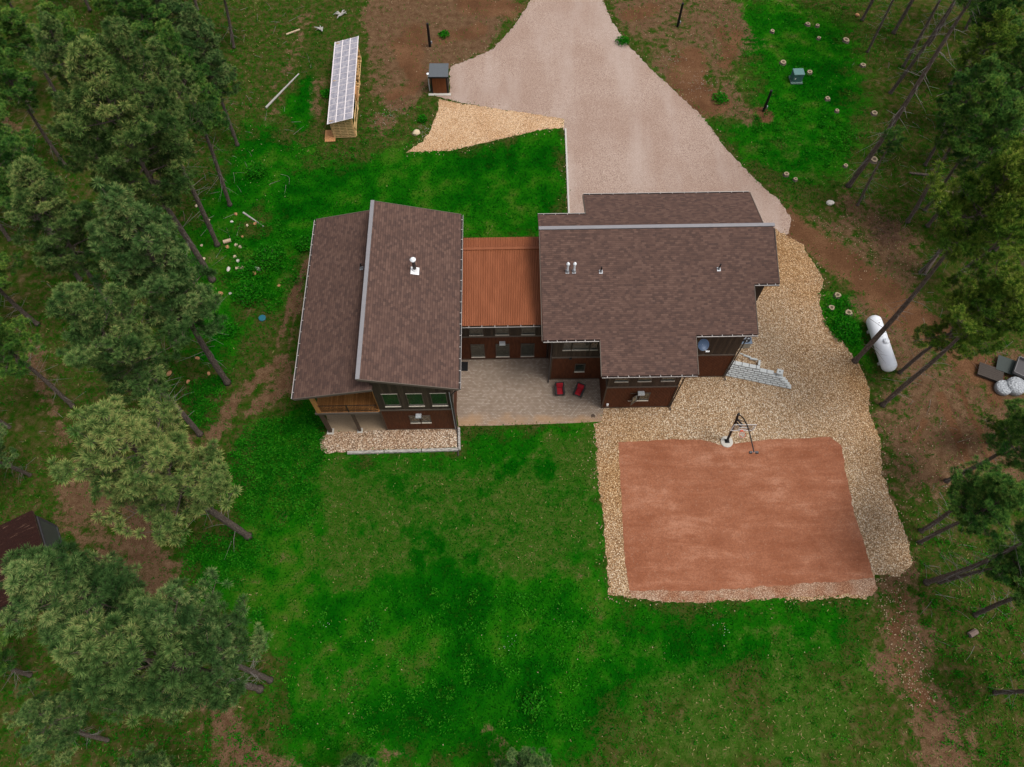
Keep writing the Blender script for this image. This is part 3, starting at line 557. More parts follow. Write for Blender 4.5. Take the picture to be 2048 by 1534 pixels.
# block retaining wall, every course battered back, stepping down away from the house
def blockwall():
    A0, A1 = Vector((17.25, 26.72, 0)), Vector((22.25, 25.52, 0)); d = (A1-A0).normalized(); n = Vector((-d.y, d.x, 0)); ang = math.atan2(d.y, d.x)
    r = empty('retaining_wall', tuple(A0), 'pale grey block retaining wall stepping down from the house corner into the gravel', 'retaining wall', ang)
    t = NT('split_face_block', .9, .15); t.col(t.mix(t.noise(7, 5), (.40, .42, .42), (.62, .64, .63))); t.bump(t.noise(14, 4), .5, .03)
    ends = [5.15, 4.95, 4.75, 4.5, 4.3, 3.55, 2.3]; rr = random.Random(3); BL = .56; hh = .19
    for c in range(7):
        x = -.25-(c % 2)*.22; mb = MB()
        while x+BL*.5 < ends[c]:
            x1 = min(x+BL, ends[c]); j = rr.uniform(-.012, .012)
            mb.box(x+.02, x1-.02, .075*c+j, .075*c+.34, c*hh+.014, (c+1)*hh-.018); x += BL
        mb.build('block_course', t.m, r, bevel=.018)
    mb = MB()
    for c in range(7): mb.box(-.4, ends[c]-.1, .075*c+.06, .075*c+.3, c*hh, (c+1)*hh-.03)
    mb.build('joint_backing', plain('dark_joint', (.06, .058, .055), .9), r)
    mb = MB(); mb.box(2.1, 2.28, .83, 1.3, 1.15, 1.33).box(1.5, 2.1, 1.16, 1.3, 1.15, 1.3, 0, Matrix.Rotation(R_(3), 4, 'Z')); mb.build('cap_block', t.m, r, bevel=.02)
    b = empty('loose_block', tuple(A0+d*3.85+n*.62+Vector((0, 0, 1.145))), 'pale square concrete block with a round hole lying on top of the stepped block wall', 'concrete block', ang+R_(-6))
    MB().box(-.24, .24, -.22, .22, 0, .19).build('body', t.m, b, bevel=.02); MB().lathe([(.055, .191), (.05, .196)], (-.02, -.02, 0), 12).build('hole', MT['black'], b)
    b = tag(MB().box(-.3, .3, -.07, .07, 0, .1, 0, Matrix.Rotation(R_(-22), 4, 'Z')).box(-.6, -.33, .03, .12, 0, .07, 0, Matrix.Rotation(R_(-20), 4, 'Z')).build('broken_block', t.m, bevel=.02), 'broken pale block pieces lying on gravel behind the stepped block wall', 'broken block')
    b.location = A0+d*1.2+n*1.45+Vector((0, 0, 1.2))
blockwall()
# basketball hoop
bh = empty('basketball_hoop', (16.59, 21.05, 0), 'black basketball hoop with clear backboard and curved lamp arm beside the red court', 'basketball hoop')
def B(mb, name, m, par=bh, **k): return mb.build(name, m, par, off=(16.59, 21.05, 0), **k)
B(MB().lathe([(.47, .015), (.47, .07), (.44, .09)], (16.55, 21.0, 0), 28), 'base', MT['concrete'])
B(MB().tube([(16.56, 21.05, .08), (16.45, 21.35, 3.0), (16.42, 21.4, 3.55)], [.10, .09, .09], 10).box(16.38, 16.74, 20.87, 21.2, .085, .11), 'pole', MT['black'])
B(MB().tube([(16.42, 21.4, 3.4), (16.38, 21.5, 4.0), (16.35, 21.45, 4.3)], .085, 10).bar((16.42, 21.4, 3.5), (16.75, 20.85, 3.6), .1, .1).bar((16.42, 21.4, 3.1), (16.75, 20.85, 3.2), .1, .1), 'arm', MT['black'])
t = NT('clear_board', .05, .5); t.p.inputs['Alpha'].default_value = .28; t.col((.12, .12, .13)); bb = B(MB().box(16.02, 17.58, 20.72, 20.745, 2.95, 4.0), 'backboard', t.m)
mb = MB(); y0, y1 = 20.70, 20.718
mb.box(15.98, 17.62, y0, y1, 2.89, 2.97).box(15.98, 17.62, y0, y1, 3.97, 4.05).box(15.98, 16.04, y0, y1, 2.97, 3.97).box(17.56, 17.62, y0, y1, 2.97, 3.97); B(mb, 'border', MT['white'], bb)
mb = MB(); mb.box(16.5, 17.1, y0, y1, 3.08, 3.12).box(16.5, 17.1, y0, y1, 3.5, 3.54).box(16.5, 16.54, y0, y1, 3.12, 3.5).box(17.06, 17.1, y0, y1, 3.12, 3.5); B(mb, 'target_square', MT['white'], bb)
rm = plain('orange_rim', (.55, .10, .05), .5); c = [(16.8+.23*math.cos(2*math.pi*i/24), 20.36+.23*math.sin(2*math.pi*i/24), 3.05) for i in range(25)]
rim = B(MB().tube(c, .018, 6, cap=False).box(16.7, 16.9, 20.58, 20.715, 2.98, 3.1), 'rim', rm)
mb = MB()
for i in range(12):
    for s_ in (1, -1):
        a0, a1, a2 = [2*math.pi*(i+s_*k*.5)/12 for k in (0, 1, 2)]
        mb.tube([(16.8+.225*math.cos(a0), 20.36+.225*math.sin(a0), 3.04), (16.8+.16*math.cos(a1), 20.36+.16*math.sin(a1), 2.8), (16.8+.12*math.cos(a2), 20.36+.12*math.sin(a2), 2.62)], .011, 3)
B(mb, 'net', MT['white'], rim)
def pz(x, y, z): q = at(x, y, z); return (q[0], q[1], z)
pts = [pz(1474, 829, 4.35), pz(1481, 831, 4.55), pz(1487, 837, 4.72), pz(1493, 847, 4.85), pz(1498, 862, 4.9), pz(1503, 882, 4.8), pz(1508, 904, 4.5)]
la = B(MB().tube(pts, .042, 8).tube([pz(1477, 839, 4.1), pz(1485, 842, 4.4), pz(1493, 847, 4.83)], .028, 8), 'lamp_arm', MT['black'])
lx, ly, lz = pts[-1]; B(MB().tube([(lx-.3, ly, lz), (lx+.3, ly, lz)], .02, 6), 'lamp_bar', MT['galv'], la)
for s_ in (-1, 1): B(MB().box(lx+s_*.22-.11, lx+s_*.22+.11, ly-.1, ly+.08, lz-.12, lz-.02), 'lamp_head', MT['black'], la, bevel=.02)
# propane tank
tk = empty('propane_tank', (30.0, 29.3, 0), 'long white propane tank lying in the grass east of the gravel yard', 'propane tank', R_(4))
L_, r_ = 2.55, .60; prof = [(.01, -L_)]+[(r_*math.sin(a), -L_+.5-.5*math.cos(a)) for a in np.linspace(.15, math.pi/2, 9)]; prof += [(r, -z) for r, z in prof[::-1]]
tm = plain('white_tank_paint', (.76, .78, .82), .4, 0, .05, 2)
MB().lathe(prof, (0, 0, .82), 40, mat=Matrix.Rotation(R_(90), 4, 'X')).build('shell', tm, tk, smooth=True)
MB().lathe([(.24, 1.36), (.24, 1.52), (.2, 1.58), (.01, 1.6)], (.05, -.2, 0), 20).build('valve_dome', tm, tk, smooth=True)
for y in (-1.5, 1.5): MB().box(-.4, .4, y-.1, y+.1, 0, .34).build('leg', MT['concrete'], tk)
mb = MB(); mb.tube([(.0, 1.55, 1.40), (.0, 1.55, 1.45)], .04, 8).tube([(.0, .9, 1.40), (0, .9, 1.45)], .04, 8); mb.build('fitting', MT['black'], tk)
# green transformer
tf = empty('transformer_box', (28.75, 60.45, 0), 'green metal utility cabinet on a pad in the grass beyond the drive', 'utility cabinet', R_(2))
g1 = plain('utility_green', (.055, .13, .115), .5); g2 = plain('utility_green_lid', (.10, .20, .19), .45)
MB().box(-.6, .6, -.6, .55, 0, .12).build('pad', plain('pad_green', (.10, .16, .14), .7), tf); MB().box(-.5, .5, -.4, .45, .122, .95).build('cabinet', g1, tf, bevel=.02); MB().box(-.53, .53, -.43, .48, .952, 1.06).build('lid', g2, tf, bevel=.02); MB().box(-.32, -.2, -.412, -.402, .45, .6).build('plate', MT['white'], tf)
# dark posts
def post(p, h, label, lean=(0, 0)):
    x, y = at(*p); r = empty('wooden_post', (x, y, 0), label, 'post', 0, 'dark posts in the clearings')
    MB().tube([(0, 0, -.1), (lean[0], lean[1], h)], [.14, .125], 12).build('shaft', MT['black'], r); MB().lathe([(.07, .35), (.07, .62)], (.2, .02, 0), 8).build('junction_box', MT['galv'], r)
post((860, 93), 2.7, 'dark round post standing in brown soil behind the small hut'); post((1527, 222), 2.5, 'dark round post leaning slightly in bare soil near the green cabinet'); post((1355, 53), 2.7, 'dark round post near the top edge of the clearing right of the drive')
# small rust clad hut
ht = empty('hut', (-7.2, 59.3, 0), 'small rust clad hut with a flat grey roof at the edge of the drive', 'hut', R_(0))
MB().box(-.85, .85, -.72, .75, .02, 2.02).build('body', MT['black'], ht); MB().box(-.68, .68, -.745, -.722, .06, 1.96).build('front_panel', rust('rusty_hut_panel', (.13, .038, .013), (.24, .082, .028)), ht)
MB().prism([(-.95, -.85), (.95, -.85), (.95, .95), (-.95, .95)], lambda x, y: 2.03+.05*(y+.85), lambda x, y: 2.13+.05*(y+.85)).build('roof', plain('dark_grey_membrane', (.095, .105, .115), .6), ht, bevel=.02)
MB().box(-1.0, 1.0, -.9, -.852, 1.98, 2.12).build('fascia', MT['black'], ht); MB().tube([(-1.05, -.35, .0), (-1.05, -.35, 2.0)], .06, 10).lathe([(.14, 2.0), (.15, 2.08), (.01, 2.16)], (-1.05, -.35, 0), 14).build('vent_pipe', MT['pvc'], ht); MB().box(.86, .9, -.2, .2, .9, 1.3).build('side_hatch', MT['black'], ht)
sl = tag(MB().box(-8.35, -6.1, 58.25, 58.54, .0, .06).build('concrete_step', MT['concrete']), 'low concrete slab in front of the small rust clad hut', 'slab')
# firewood shelter
fs = empty('woodshed', (-16.35, 57.9, 0), 'long firewood shelter with a clear plastic lean-to roof and pale pallet walls', 'woodshed', R_(2.6))
pw = plain('pale_pallet_wood', (.64, .42, .19), .8, 0, .2, 6)
fr_ = lambda x: 2.05+(x+1.2)*.25
t = NT('clear_roof_sheet', .25, .5); t.col(t.ramp(t.noise(2.5, 4, t.co('Object', (1.5, .8, 1))), [(.3, (.27, .265, .32)), (.55, (.40, .38, .43)), (.75, (.56, .52, .54))])); t.p.inputs['Alpha'].default_value = .86
rp = MB().prism([(-1.22, -5.6), (1.22, -5.6), (1.22, 5.6), (-1.22, 5.6)], lambda x, y: fr_(x)-.012, lambda x, y: fr_(x)).build('roof_sheet', t.m, fs)
mb = MB(); 
for x in (-1.22, -.42, .40, 1.22): mb.bar((x, -5.65, fr_(x)+.02), (x, 5.65, fr_(x)+.02), .09, .035)
for i in range(15): y = -5.6+i*.8; mb.bar((-1.25, y, fr_(-1.25)+.012), (1.25, y, fr_(1.25)+.012), .045, .03)
mb.build('roof_batten', plain('white_batten', (.70, .64, .64), .6), rp)
for y in (-5.2, -1.75, 1.75, 5.2):
    for x in (-1.05, 1.05): MB().box(x-.045, x+.045, y-.045, y+.045, 0, fr_(x)-.03).build('post', pw, fs)
for y in (-5.35, 5.35, 0):
    mb = MB()
    for k in range(11): mb.box(-1.05, 1.05, y-.02, y+.02, .08+k*.2, .19+k*.2) if k < 9 or True else None
    for x in (-.95, -.3, .35, .95): mb.box(x-.04, x+.04, y+.022, y+.1, .05, fr_(x)-.04)
    mb.build('slatted_wall', pw, fs)
mb = MB()
for k in range(9): mb.box(-1.12, -1.09, -5.3, 5.3, .1+k*.2, .22+k*.2)
mb.build('slatted_back', pw, fs); mb = MB(); 
for a, b in ((-5.2, -3.6), (-1.7, -.2), (1.7, 3.3)): mb.bar((1.12, a, .1), (1.12, b, 2.3), .06, .06)
mb.bar((1.1, -5.3, .45), (1.1, 5.3, .45), .05, .09); mb.bar((1.1, -5.3, 1.2), (1.1, -1.8, 1.2), .05, .09); mb.build('brace', pw, fs)
MB().box(.95, 1.2, -1.6, -.4, .9, 1.9).build('board_panel', plain('orange_board', (.48, .24, .10), .8), fs)
mb = MB(); rr = random.Random(5)
for i in range(330):
    y = rr.uniform(-.4, 5.1); z = .15+rr.random()*1.6; x = rr.uniform(-.2, .9); mb.tube([(x-.25, y, z), (x+.25+rr.uniform(0, .1), y+rr.uniform(-.03, .03), z)], rr.uniform(.06, .1), 6)
o = mb.build('firewood', plain('split_wood_ends', (.50, .30, .12), .9, 0, .4, 9)); o.location = fs.location; o.rotation_euler = fs.rotation_euler; tag(o, 'pile of split yellow firewood stacked inside the clear roofed shelter', 'firewood', None, 'stuff')
x, y = at(661, 273); mb = MB(); 
for k in range(6): mb.box(-.5+k*.17, -.5+k*.17+.155, -.75, .75, .02, .1)
mb.box(-.45, .45, -.6, -.5, 0, .02)
o = tag(mb.build('plank_pallet', plain('orange_planks', (.46, .22, .09), .8, 0, .25, 8)), 'orange plank pallet lying on grass at the front corner of the clear roofed wood shelter', 'pallet'); o.location = (x, y, .02); o.rotation_euler = (0, 0, R_(4))
# rusty shed at the left edge
e1 = Vector((-.866, -.5)); e2 = Vector((.5, -.866)); ls = empty('rusty_shed', (-33.35, 14.5, 0), 'shed with rust streaked metal roof and grey door panel at the left edge', 'shed', math.atan2(e2.y, e2.x))
t = NT('streaked_rusty_roof', .7, .2); st = t.noise(1.6, 6, t.co('Object', (5, .6, 1)), .7); bg_ = t.noise(.55, 3)
t.col(t.mix(t.mapr(t.math('ADD', st, t.math('MULTIPLY', bg_, .7)), .90, 1.04), t.mix(st, (.009, .0025, .0018), (.040, .011, .006)), (.15, .085, .055))); MT['rustroof'] = t.m
# local x runs along the gable wall (away from the camera's top), local y = +left normal; the shed lies on the -y side
sg = -1
mb = MB(); n = 60; V = []
for i in range(n*4+1):
    x = -.15+5.6*i/(n*4)
    for y in (.12, -8.5): V.append((x, y, 3.05+.02*math.sin(2*math.pi*i/4)))
mb.add(V, [(2*i, 2*i+2, 2*i+3, 2*i+1) for i in range(n*4)]); mb.build('roof', MT['rustroof'], ls); MB().box(-.1, 5.4, .02, .1, 2.85, 2.98).build('fascia', MT['darkwood'], ls)
MB().box(0, 5.3, -8.3, 0, 0, 2.84).build('wall', plain('dark_shed_wall', (.05, .032, .024), .8), ls); dp = MB().box(.3, 2.5, .003, .05, .15, 2.3).build('door_panel', plain('grey_green_door', (.055, .065, .055), .6), ls)
MB().box(.14, .29, .003, .08, .0, 2.5).box(2.51, 2.66, .003, .08, 0, 2.5).box(.29, 2.51, .003, .08, 2.31, 2.5).box(.29, 2.51, .003, .1, 0, .14).build('door_frame', plain('grey_frame', (.05, .05, .055), .6), dp)
# camp at the right edge: platform, covered bundles, trailer
wp = empty('wooden_platform', (38.5, 26.9, 0), 'low weathered wooden platform under the trees at the right edge', 'platform', R_(-25)); ow = plain('old_grey_boards', (.06, .048, .040), .9, 0, .3, 5)
mb = MB()
for k in range(7): mb.box(-.95, .95, -.6+k*.175, -.6+k*.175+.16, .25, .3)
mb.build('deck_boards', ow, wp); MB().box(-.9, .9, -.55, -.45, 0, .24).box(-.9, .9, .45, .55, 0, .24).build('bearer', ow, wp); MB().box(.3, 1.9, .45, 1.9, .31, .33).build('tarp_sheet', plain('dark_green_sheet', (.035, .045, .04), .6), wp)
t = NT('white_wrinkled_tarp', .5, .4); t.col(t.mix(t.noise(3, 4), (.30, .32, .35), (.62, .64, .66))); t.bump(t.noise(6, 6), 1.0, .35); MT['tarp'] = t.m
for p, r0, h, lb in (((2003, 778), .62, .5, 'smaller pale tarp covered round bundle beside the trailer at the right edge'), ((2026, 776), .74, .7, 'larger white wrinkled tarp covered round bundle at the right edge')):
    x, y = at(*p); o = MB().lathe([(r0, 0), (r0*1.02, h*.6), (r0*.95, h*.9), (r0*.6, h), (.02, h*1.02)], (0, 0, 0), 26).build('tarp_bundle', MT['tarp'], smooth=True); o.location = (x, y, 0); tag(o, lb, 'covered bundle', 'tarp covered bundles')
tr = empty('utility_trailer', (41.2, 26.9, 0), 'grey flat utility trailer with rusty rail partly hidden at the right edge', 'trailer', R_(-32))
MB().box(-.9, 1.6, -.8, .8, .5, .58).build('bed', plain('grey_trailer_bed', (.075, .07, .072), .7), tr); mb = MB()
for y in (-.82, .82): mb.box(-.9, 1.6, y-.03, y+.03, .58, .85)
mb.box(-.95, -.9, -.8, .8, .58, .85); mb.build('side_rail', plain('dull_rail', (.16, .15, .15), .6, .2), tr)
for y in (-.95, .95): MB().lathe([(.28, -.09), (.3, 0), (.28, .09)], (.5, y, .3), 18, mat=Matrix.Rotation(R_(90), 4, 'X')).build('wheel', MT['black'], tr)
# ------------------------------------------------------------------ pines
def tri_mesh(name, V, F, tint=None, mat=None, smooth=False):
    me = bpy.data.meshes.new(name); V = np.asarray(V, np.float32); F = np.asarray(F, np.int32); k = F.shape[1]
    me.vertices.add(len(V)); me.vertices.foreach_set('co', V.ravel()); me.loops.add(F.size); me.loops.foreach_set('vertex_index', F.ravel())
    me.polygons.add(len(F)); me.polygons.foreach_set('loop_start', np.arange(0, F.size, k, dtype=np.int32))
    me.update(calc_edges=True)
    if tint is not None: a = me.attributes.new('tint', 'FLOAT', 'POINT'); a.data.foreach_set('value', np.asarray(tint, np.float32))
    if mat: me.materials.append(mat)
    return me
def tufts(C, D, T, n, ln, wd, r):
    """needle brushes: centres C, axes D, tints T"""
    m = len(C); C = np.repeat(C, n, 0); D = np.repeat(D, n, 0); T = np.repeat(T, n)
    d = r.randn(m*n, 3); d /= np.linalg.norm(d, axis=1)[:, None]; d = d+D*.38; d /= np.linalg.norm(d, axis=1)[:, None]
    L = ln*(.7+.5*r.rand(m*n))[:, None]; side = np.cross(d, r.randn(m*n, 3)); side /= np.linalg.norm(side, axis=1)[:, None]+1e-9
    p0 = C+d*.03; tip = p0+d*L; mid = p0+d*L*.55
    V = np.stack([p0, mid+side*wd*.5, tip, mid-side*wd*.5], 1).reshape(-1, 3)
    t = np.clip(np.stack([T*.15, T*.7, T+.34*r.rand(m*n), T*.7], 1).reshape(-1), 0, 1)  # needle bases darkened: shade of the tuft centres put into the tint
    F = np.arange(4*m*n).reshape(-1, 4); return V, F, t
def pine_proto(seed, Ht=20.0, cb=.40, R=3.3, nb=44, kt=15, ndl=84, ln=.33, tadd=0.0, dead=14, mat='needle', ragged=.25, nopen=0.0):
    r = np.random.RandomState(seed); trunk = MB()
    wob = [np.array([.12*math.sin(seed+z*.35), .12*math.cos(seed*1.7+z*.28), 0]) for z in np.linspace(0, 20, 9)]
    ax = lambda z: np.array([np.interp(z, np.linspace(0, Ht, 9), [w[0] for w in wob])-wob[0][0], np.interp(z, np.linspace(0, Ht, 9), [w[1] for w in wob])-wob[0][1], z])
    zs = [0, .25, .8]+list(np.linspace(2, Ht*.97, 10)); rad = [.30, .215, .185]+[max(.03, .225*(1-z/Ht)**.65) for z in zs[3:]]
    trunk.tube([ax(z) for z in zs], rad, 12)
    C = []; D = []; T = []
    zb = Ht*cb
    for i in range(nb):
        t = (i+.5*r.rand())/nb; z = zb+(Ht-zb)*t**1.05
        prof = (min(1, .42+t*2.0))*(1-t)**.62; L = max(.45, R*prof*(1+ragged*r.randn())); L = min(L, R*1.35)
        if r.rand() < nopen: continue
        a = i*2.39996+r.randn()*.35; el = R_(-6+52*t+9*r.randn()); d0 = np.array([math.cos(a)*math.cos(el), math.sin(a)*math.cos(el), math.sin(el)])
        P = [ax(z)+d0*L*s+np.array([0, 0, .16*L*s*s]) for s in (0, .33, .66, 1)]
        trunk.tube(P, [.055*(.4+L/R), .042, .028, .012], 4, cap=False)
        side = np.array([-math.sin(a), math.cos(a), 0.]); k = int(3+kt*L/R*(.75+.5*r.rand())); tb = np.clip(.36+.16*r.randn()+.22*t, 0, .8)
        for j in range(k):
            s = (.25+.75*r.rand()**.7) if j else 1.0; o = ax(z)+d0*L*s+np.array([0, 0, .16*L*s*s]); sp = r.uniform(-1.5, 1.5)*(.36+.20*L*(1.15-s)); up = .10+.34*abs(r.randn())
            c = o+side*sp+np.array([0, 0, up-.05*abs(sp)]); trunk.tube([o-d0*.15, c], [.016, .009], 3, cap=False)
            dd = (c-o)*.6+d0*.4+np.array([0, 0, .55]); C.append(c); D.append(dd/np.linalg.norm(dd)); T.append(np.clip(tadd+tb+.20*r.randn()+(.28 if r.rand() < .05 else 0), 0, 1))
    for q in range(6): C.append(ax(Ht)+np.array([.2*r.randn(), .2*r.randn(), -.25*q+.2])); D.append(np.array([0, 0, 1.])); T.append(.6)
    V, F, tn = tufts(np.array(C), np.array(D), np.array(T), ndl, ln, .027, r)
    crown = tri_mesh('crown', V, F, tn, MT[mat])
    for i in range(dead):
        z = Ht*(.12+(cb-.05)*r.rand()); a = r.rand()*6.28; L = .5+1.5*r.rand(); el = R_(-8+22*r.randn()); d0 = np.array([math.cos(a)*math.cos(el), math.sin(a)*math.cos(el), math.sin(el)]); b = ax(z)
        k = np.array([r.randn()*.2, r.randn()*.2, -.15]); trunk.tube([b, b+d0*L*.5+k*.3, b+d0*L+k], [.020, .013, .005], 4, 1, cap=False)
        trunk.tube([b+d0*L*.55, b+d0*L*.8+np.array([r.randn()*.3, r.randn()*.3, .1])], [.010, .004], 3, 1, cap=False)
    tm = bpy.data.meshes.new('trunk'); tm.from_pydata([tuple(v) for v in trunk.v], [], trunk.f); tm.materials.append(MT['bark']); tm.materials.append(MT['deadwood']); tm.polygons.foreach_set('material_index', trunk.m); tm.polygons.foreach_set('use_smooth', [True]*len(tm.polygons)); dm = None
    return dict(trunk=tm, crown=crown, dead=dm, H=Ht)
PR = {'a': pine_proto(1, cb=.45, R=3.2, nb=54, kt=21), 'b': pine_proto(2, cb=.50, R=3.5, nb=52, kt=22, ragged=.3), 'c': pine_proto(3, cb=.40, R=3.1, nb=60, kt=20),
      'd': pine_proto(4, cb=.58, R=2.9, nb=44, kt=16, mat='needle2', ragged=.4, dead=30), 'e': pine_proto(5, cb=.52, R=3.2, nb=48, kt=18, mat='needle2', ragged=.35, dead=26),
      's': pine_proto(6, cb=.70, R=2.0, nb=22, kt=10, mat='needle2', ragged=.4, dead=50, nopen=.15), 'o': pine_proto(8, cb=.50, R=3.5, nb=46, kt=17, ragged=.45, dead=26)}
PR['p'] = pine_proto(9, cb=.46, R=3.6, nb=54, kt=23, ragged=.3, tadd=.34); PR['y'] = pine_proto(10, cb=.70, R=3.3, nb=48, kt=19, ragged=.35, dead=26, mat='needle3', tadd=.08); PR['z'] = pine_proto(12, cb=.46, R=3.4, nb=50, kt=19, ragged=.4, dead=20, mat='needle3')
def fit(b, t):
    x, y = at(*b); best = (1e9, 18)
    for i in range(60, 260):
        h = i*.1; q = at(*t, h); d = math.hypot(q[0]-x, q[1]-y)
        if d < best[0]: best = (d, h)
    h = best[1]; q = at(*t, h); return x, y, h, q[0]-x, q[1]-y
tree_n = [0]
def pine(kind, b, t, wd, label, world=None):
    """b = foot, t = tip (photo pixels) or t = height in metres; wd = crown width factor"""
    if isinstance(t, tuple): x, y, h, dx, dy = fit(b, t); dx = max(-1.3, min(1.3, dx)); dy = max(-1.3, min(1.3, dy))
    else: (x, y), h, dx, dy = at(*b), t, rng.uniform(-.5, .5), rng.uniform(-.5, .5)
    p = PR[kind]; r = empty('pine_tree', (x, y, 0), label, 'pine tree', 0, 'pines around the clearing'); tree_n[0] += 1
    q = Vector((0, 0, 1)).rotation_difference(Vector((dx, dy, h)).normalized()); r.rotation_mode = 'QUATERNION'
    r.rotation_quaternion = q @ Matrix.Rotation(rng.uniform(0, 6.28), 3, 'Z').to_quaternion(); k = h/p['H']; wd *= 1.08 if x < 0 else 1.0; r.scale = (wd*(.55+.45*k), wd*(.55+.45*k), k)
    for nm in ('trunk', 'crown', 'dead'):
        if p[nm] is None: continue
        o = bpy.data.objects.new('dead_branches' if nm == 'dead' else nm, p[nm]); S.collection.objects.link(o); o.parent = r
    return r
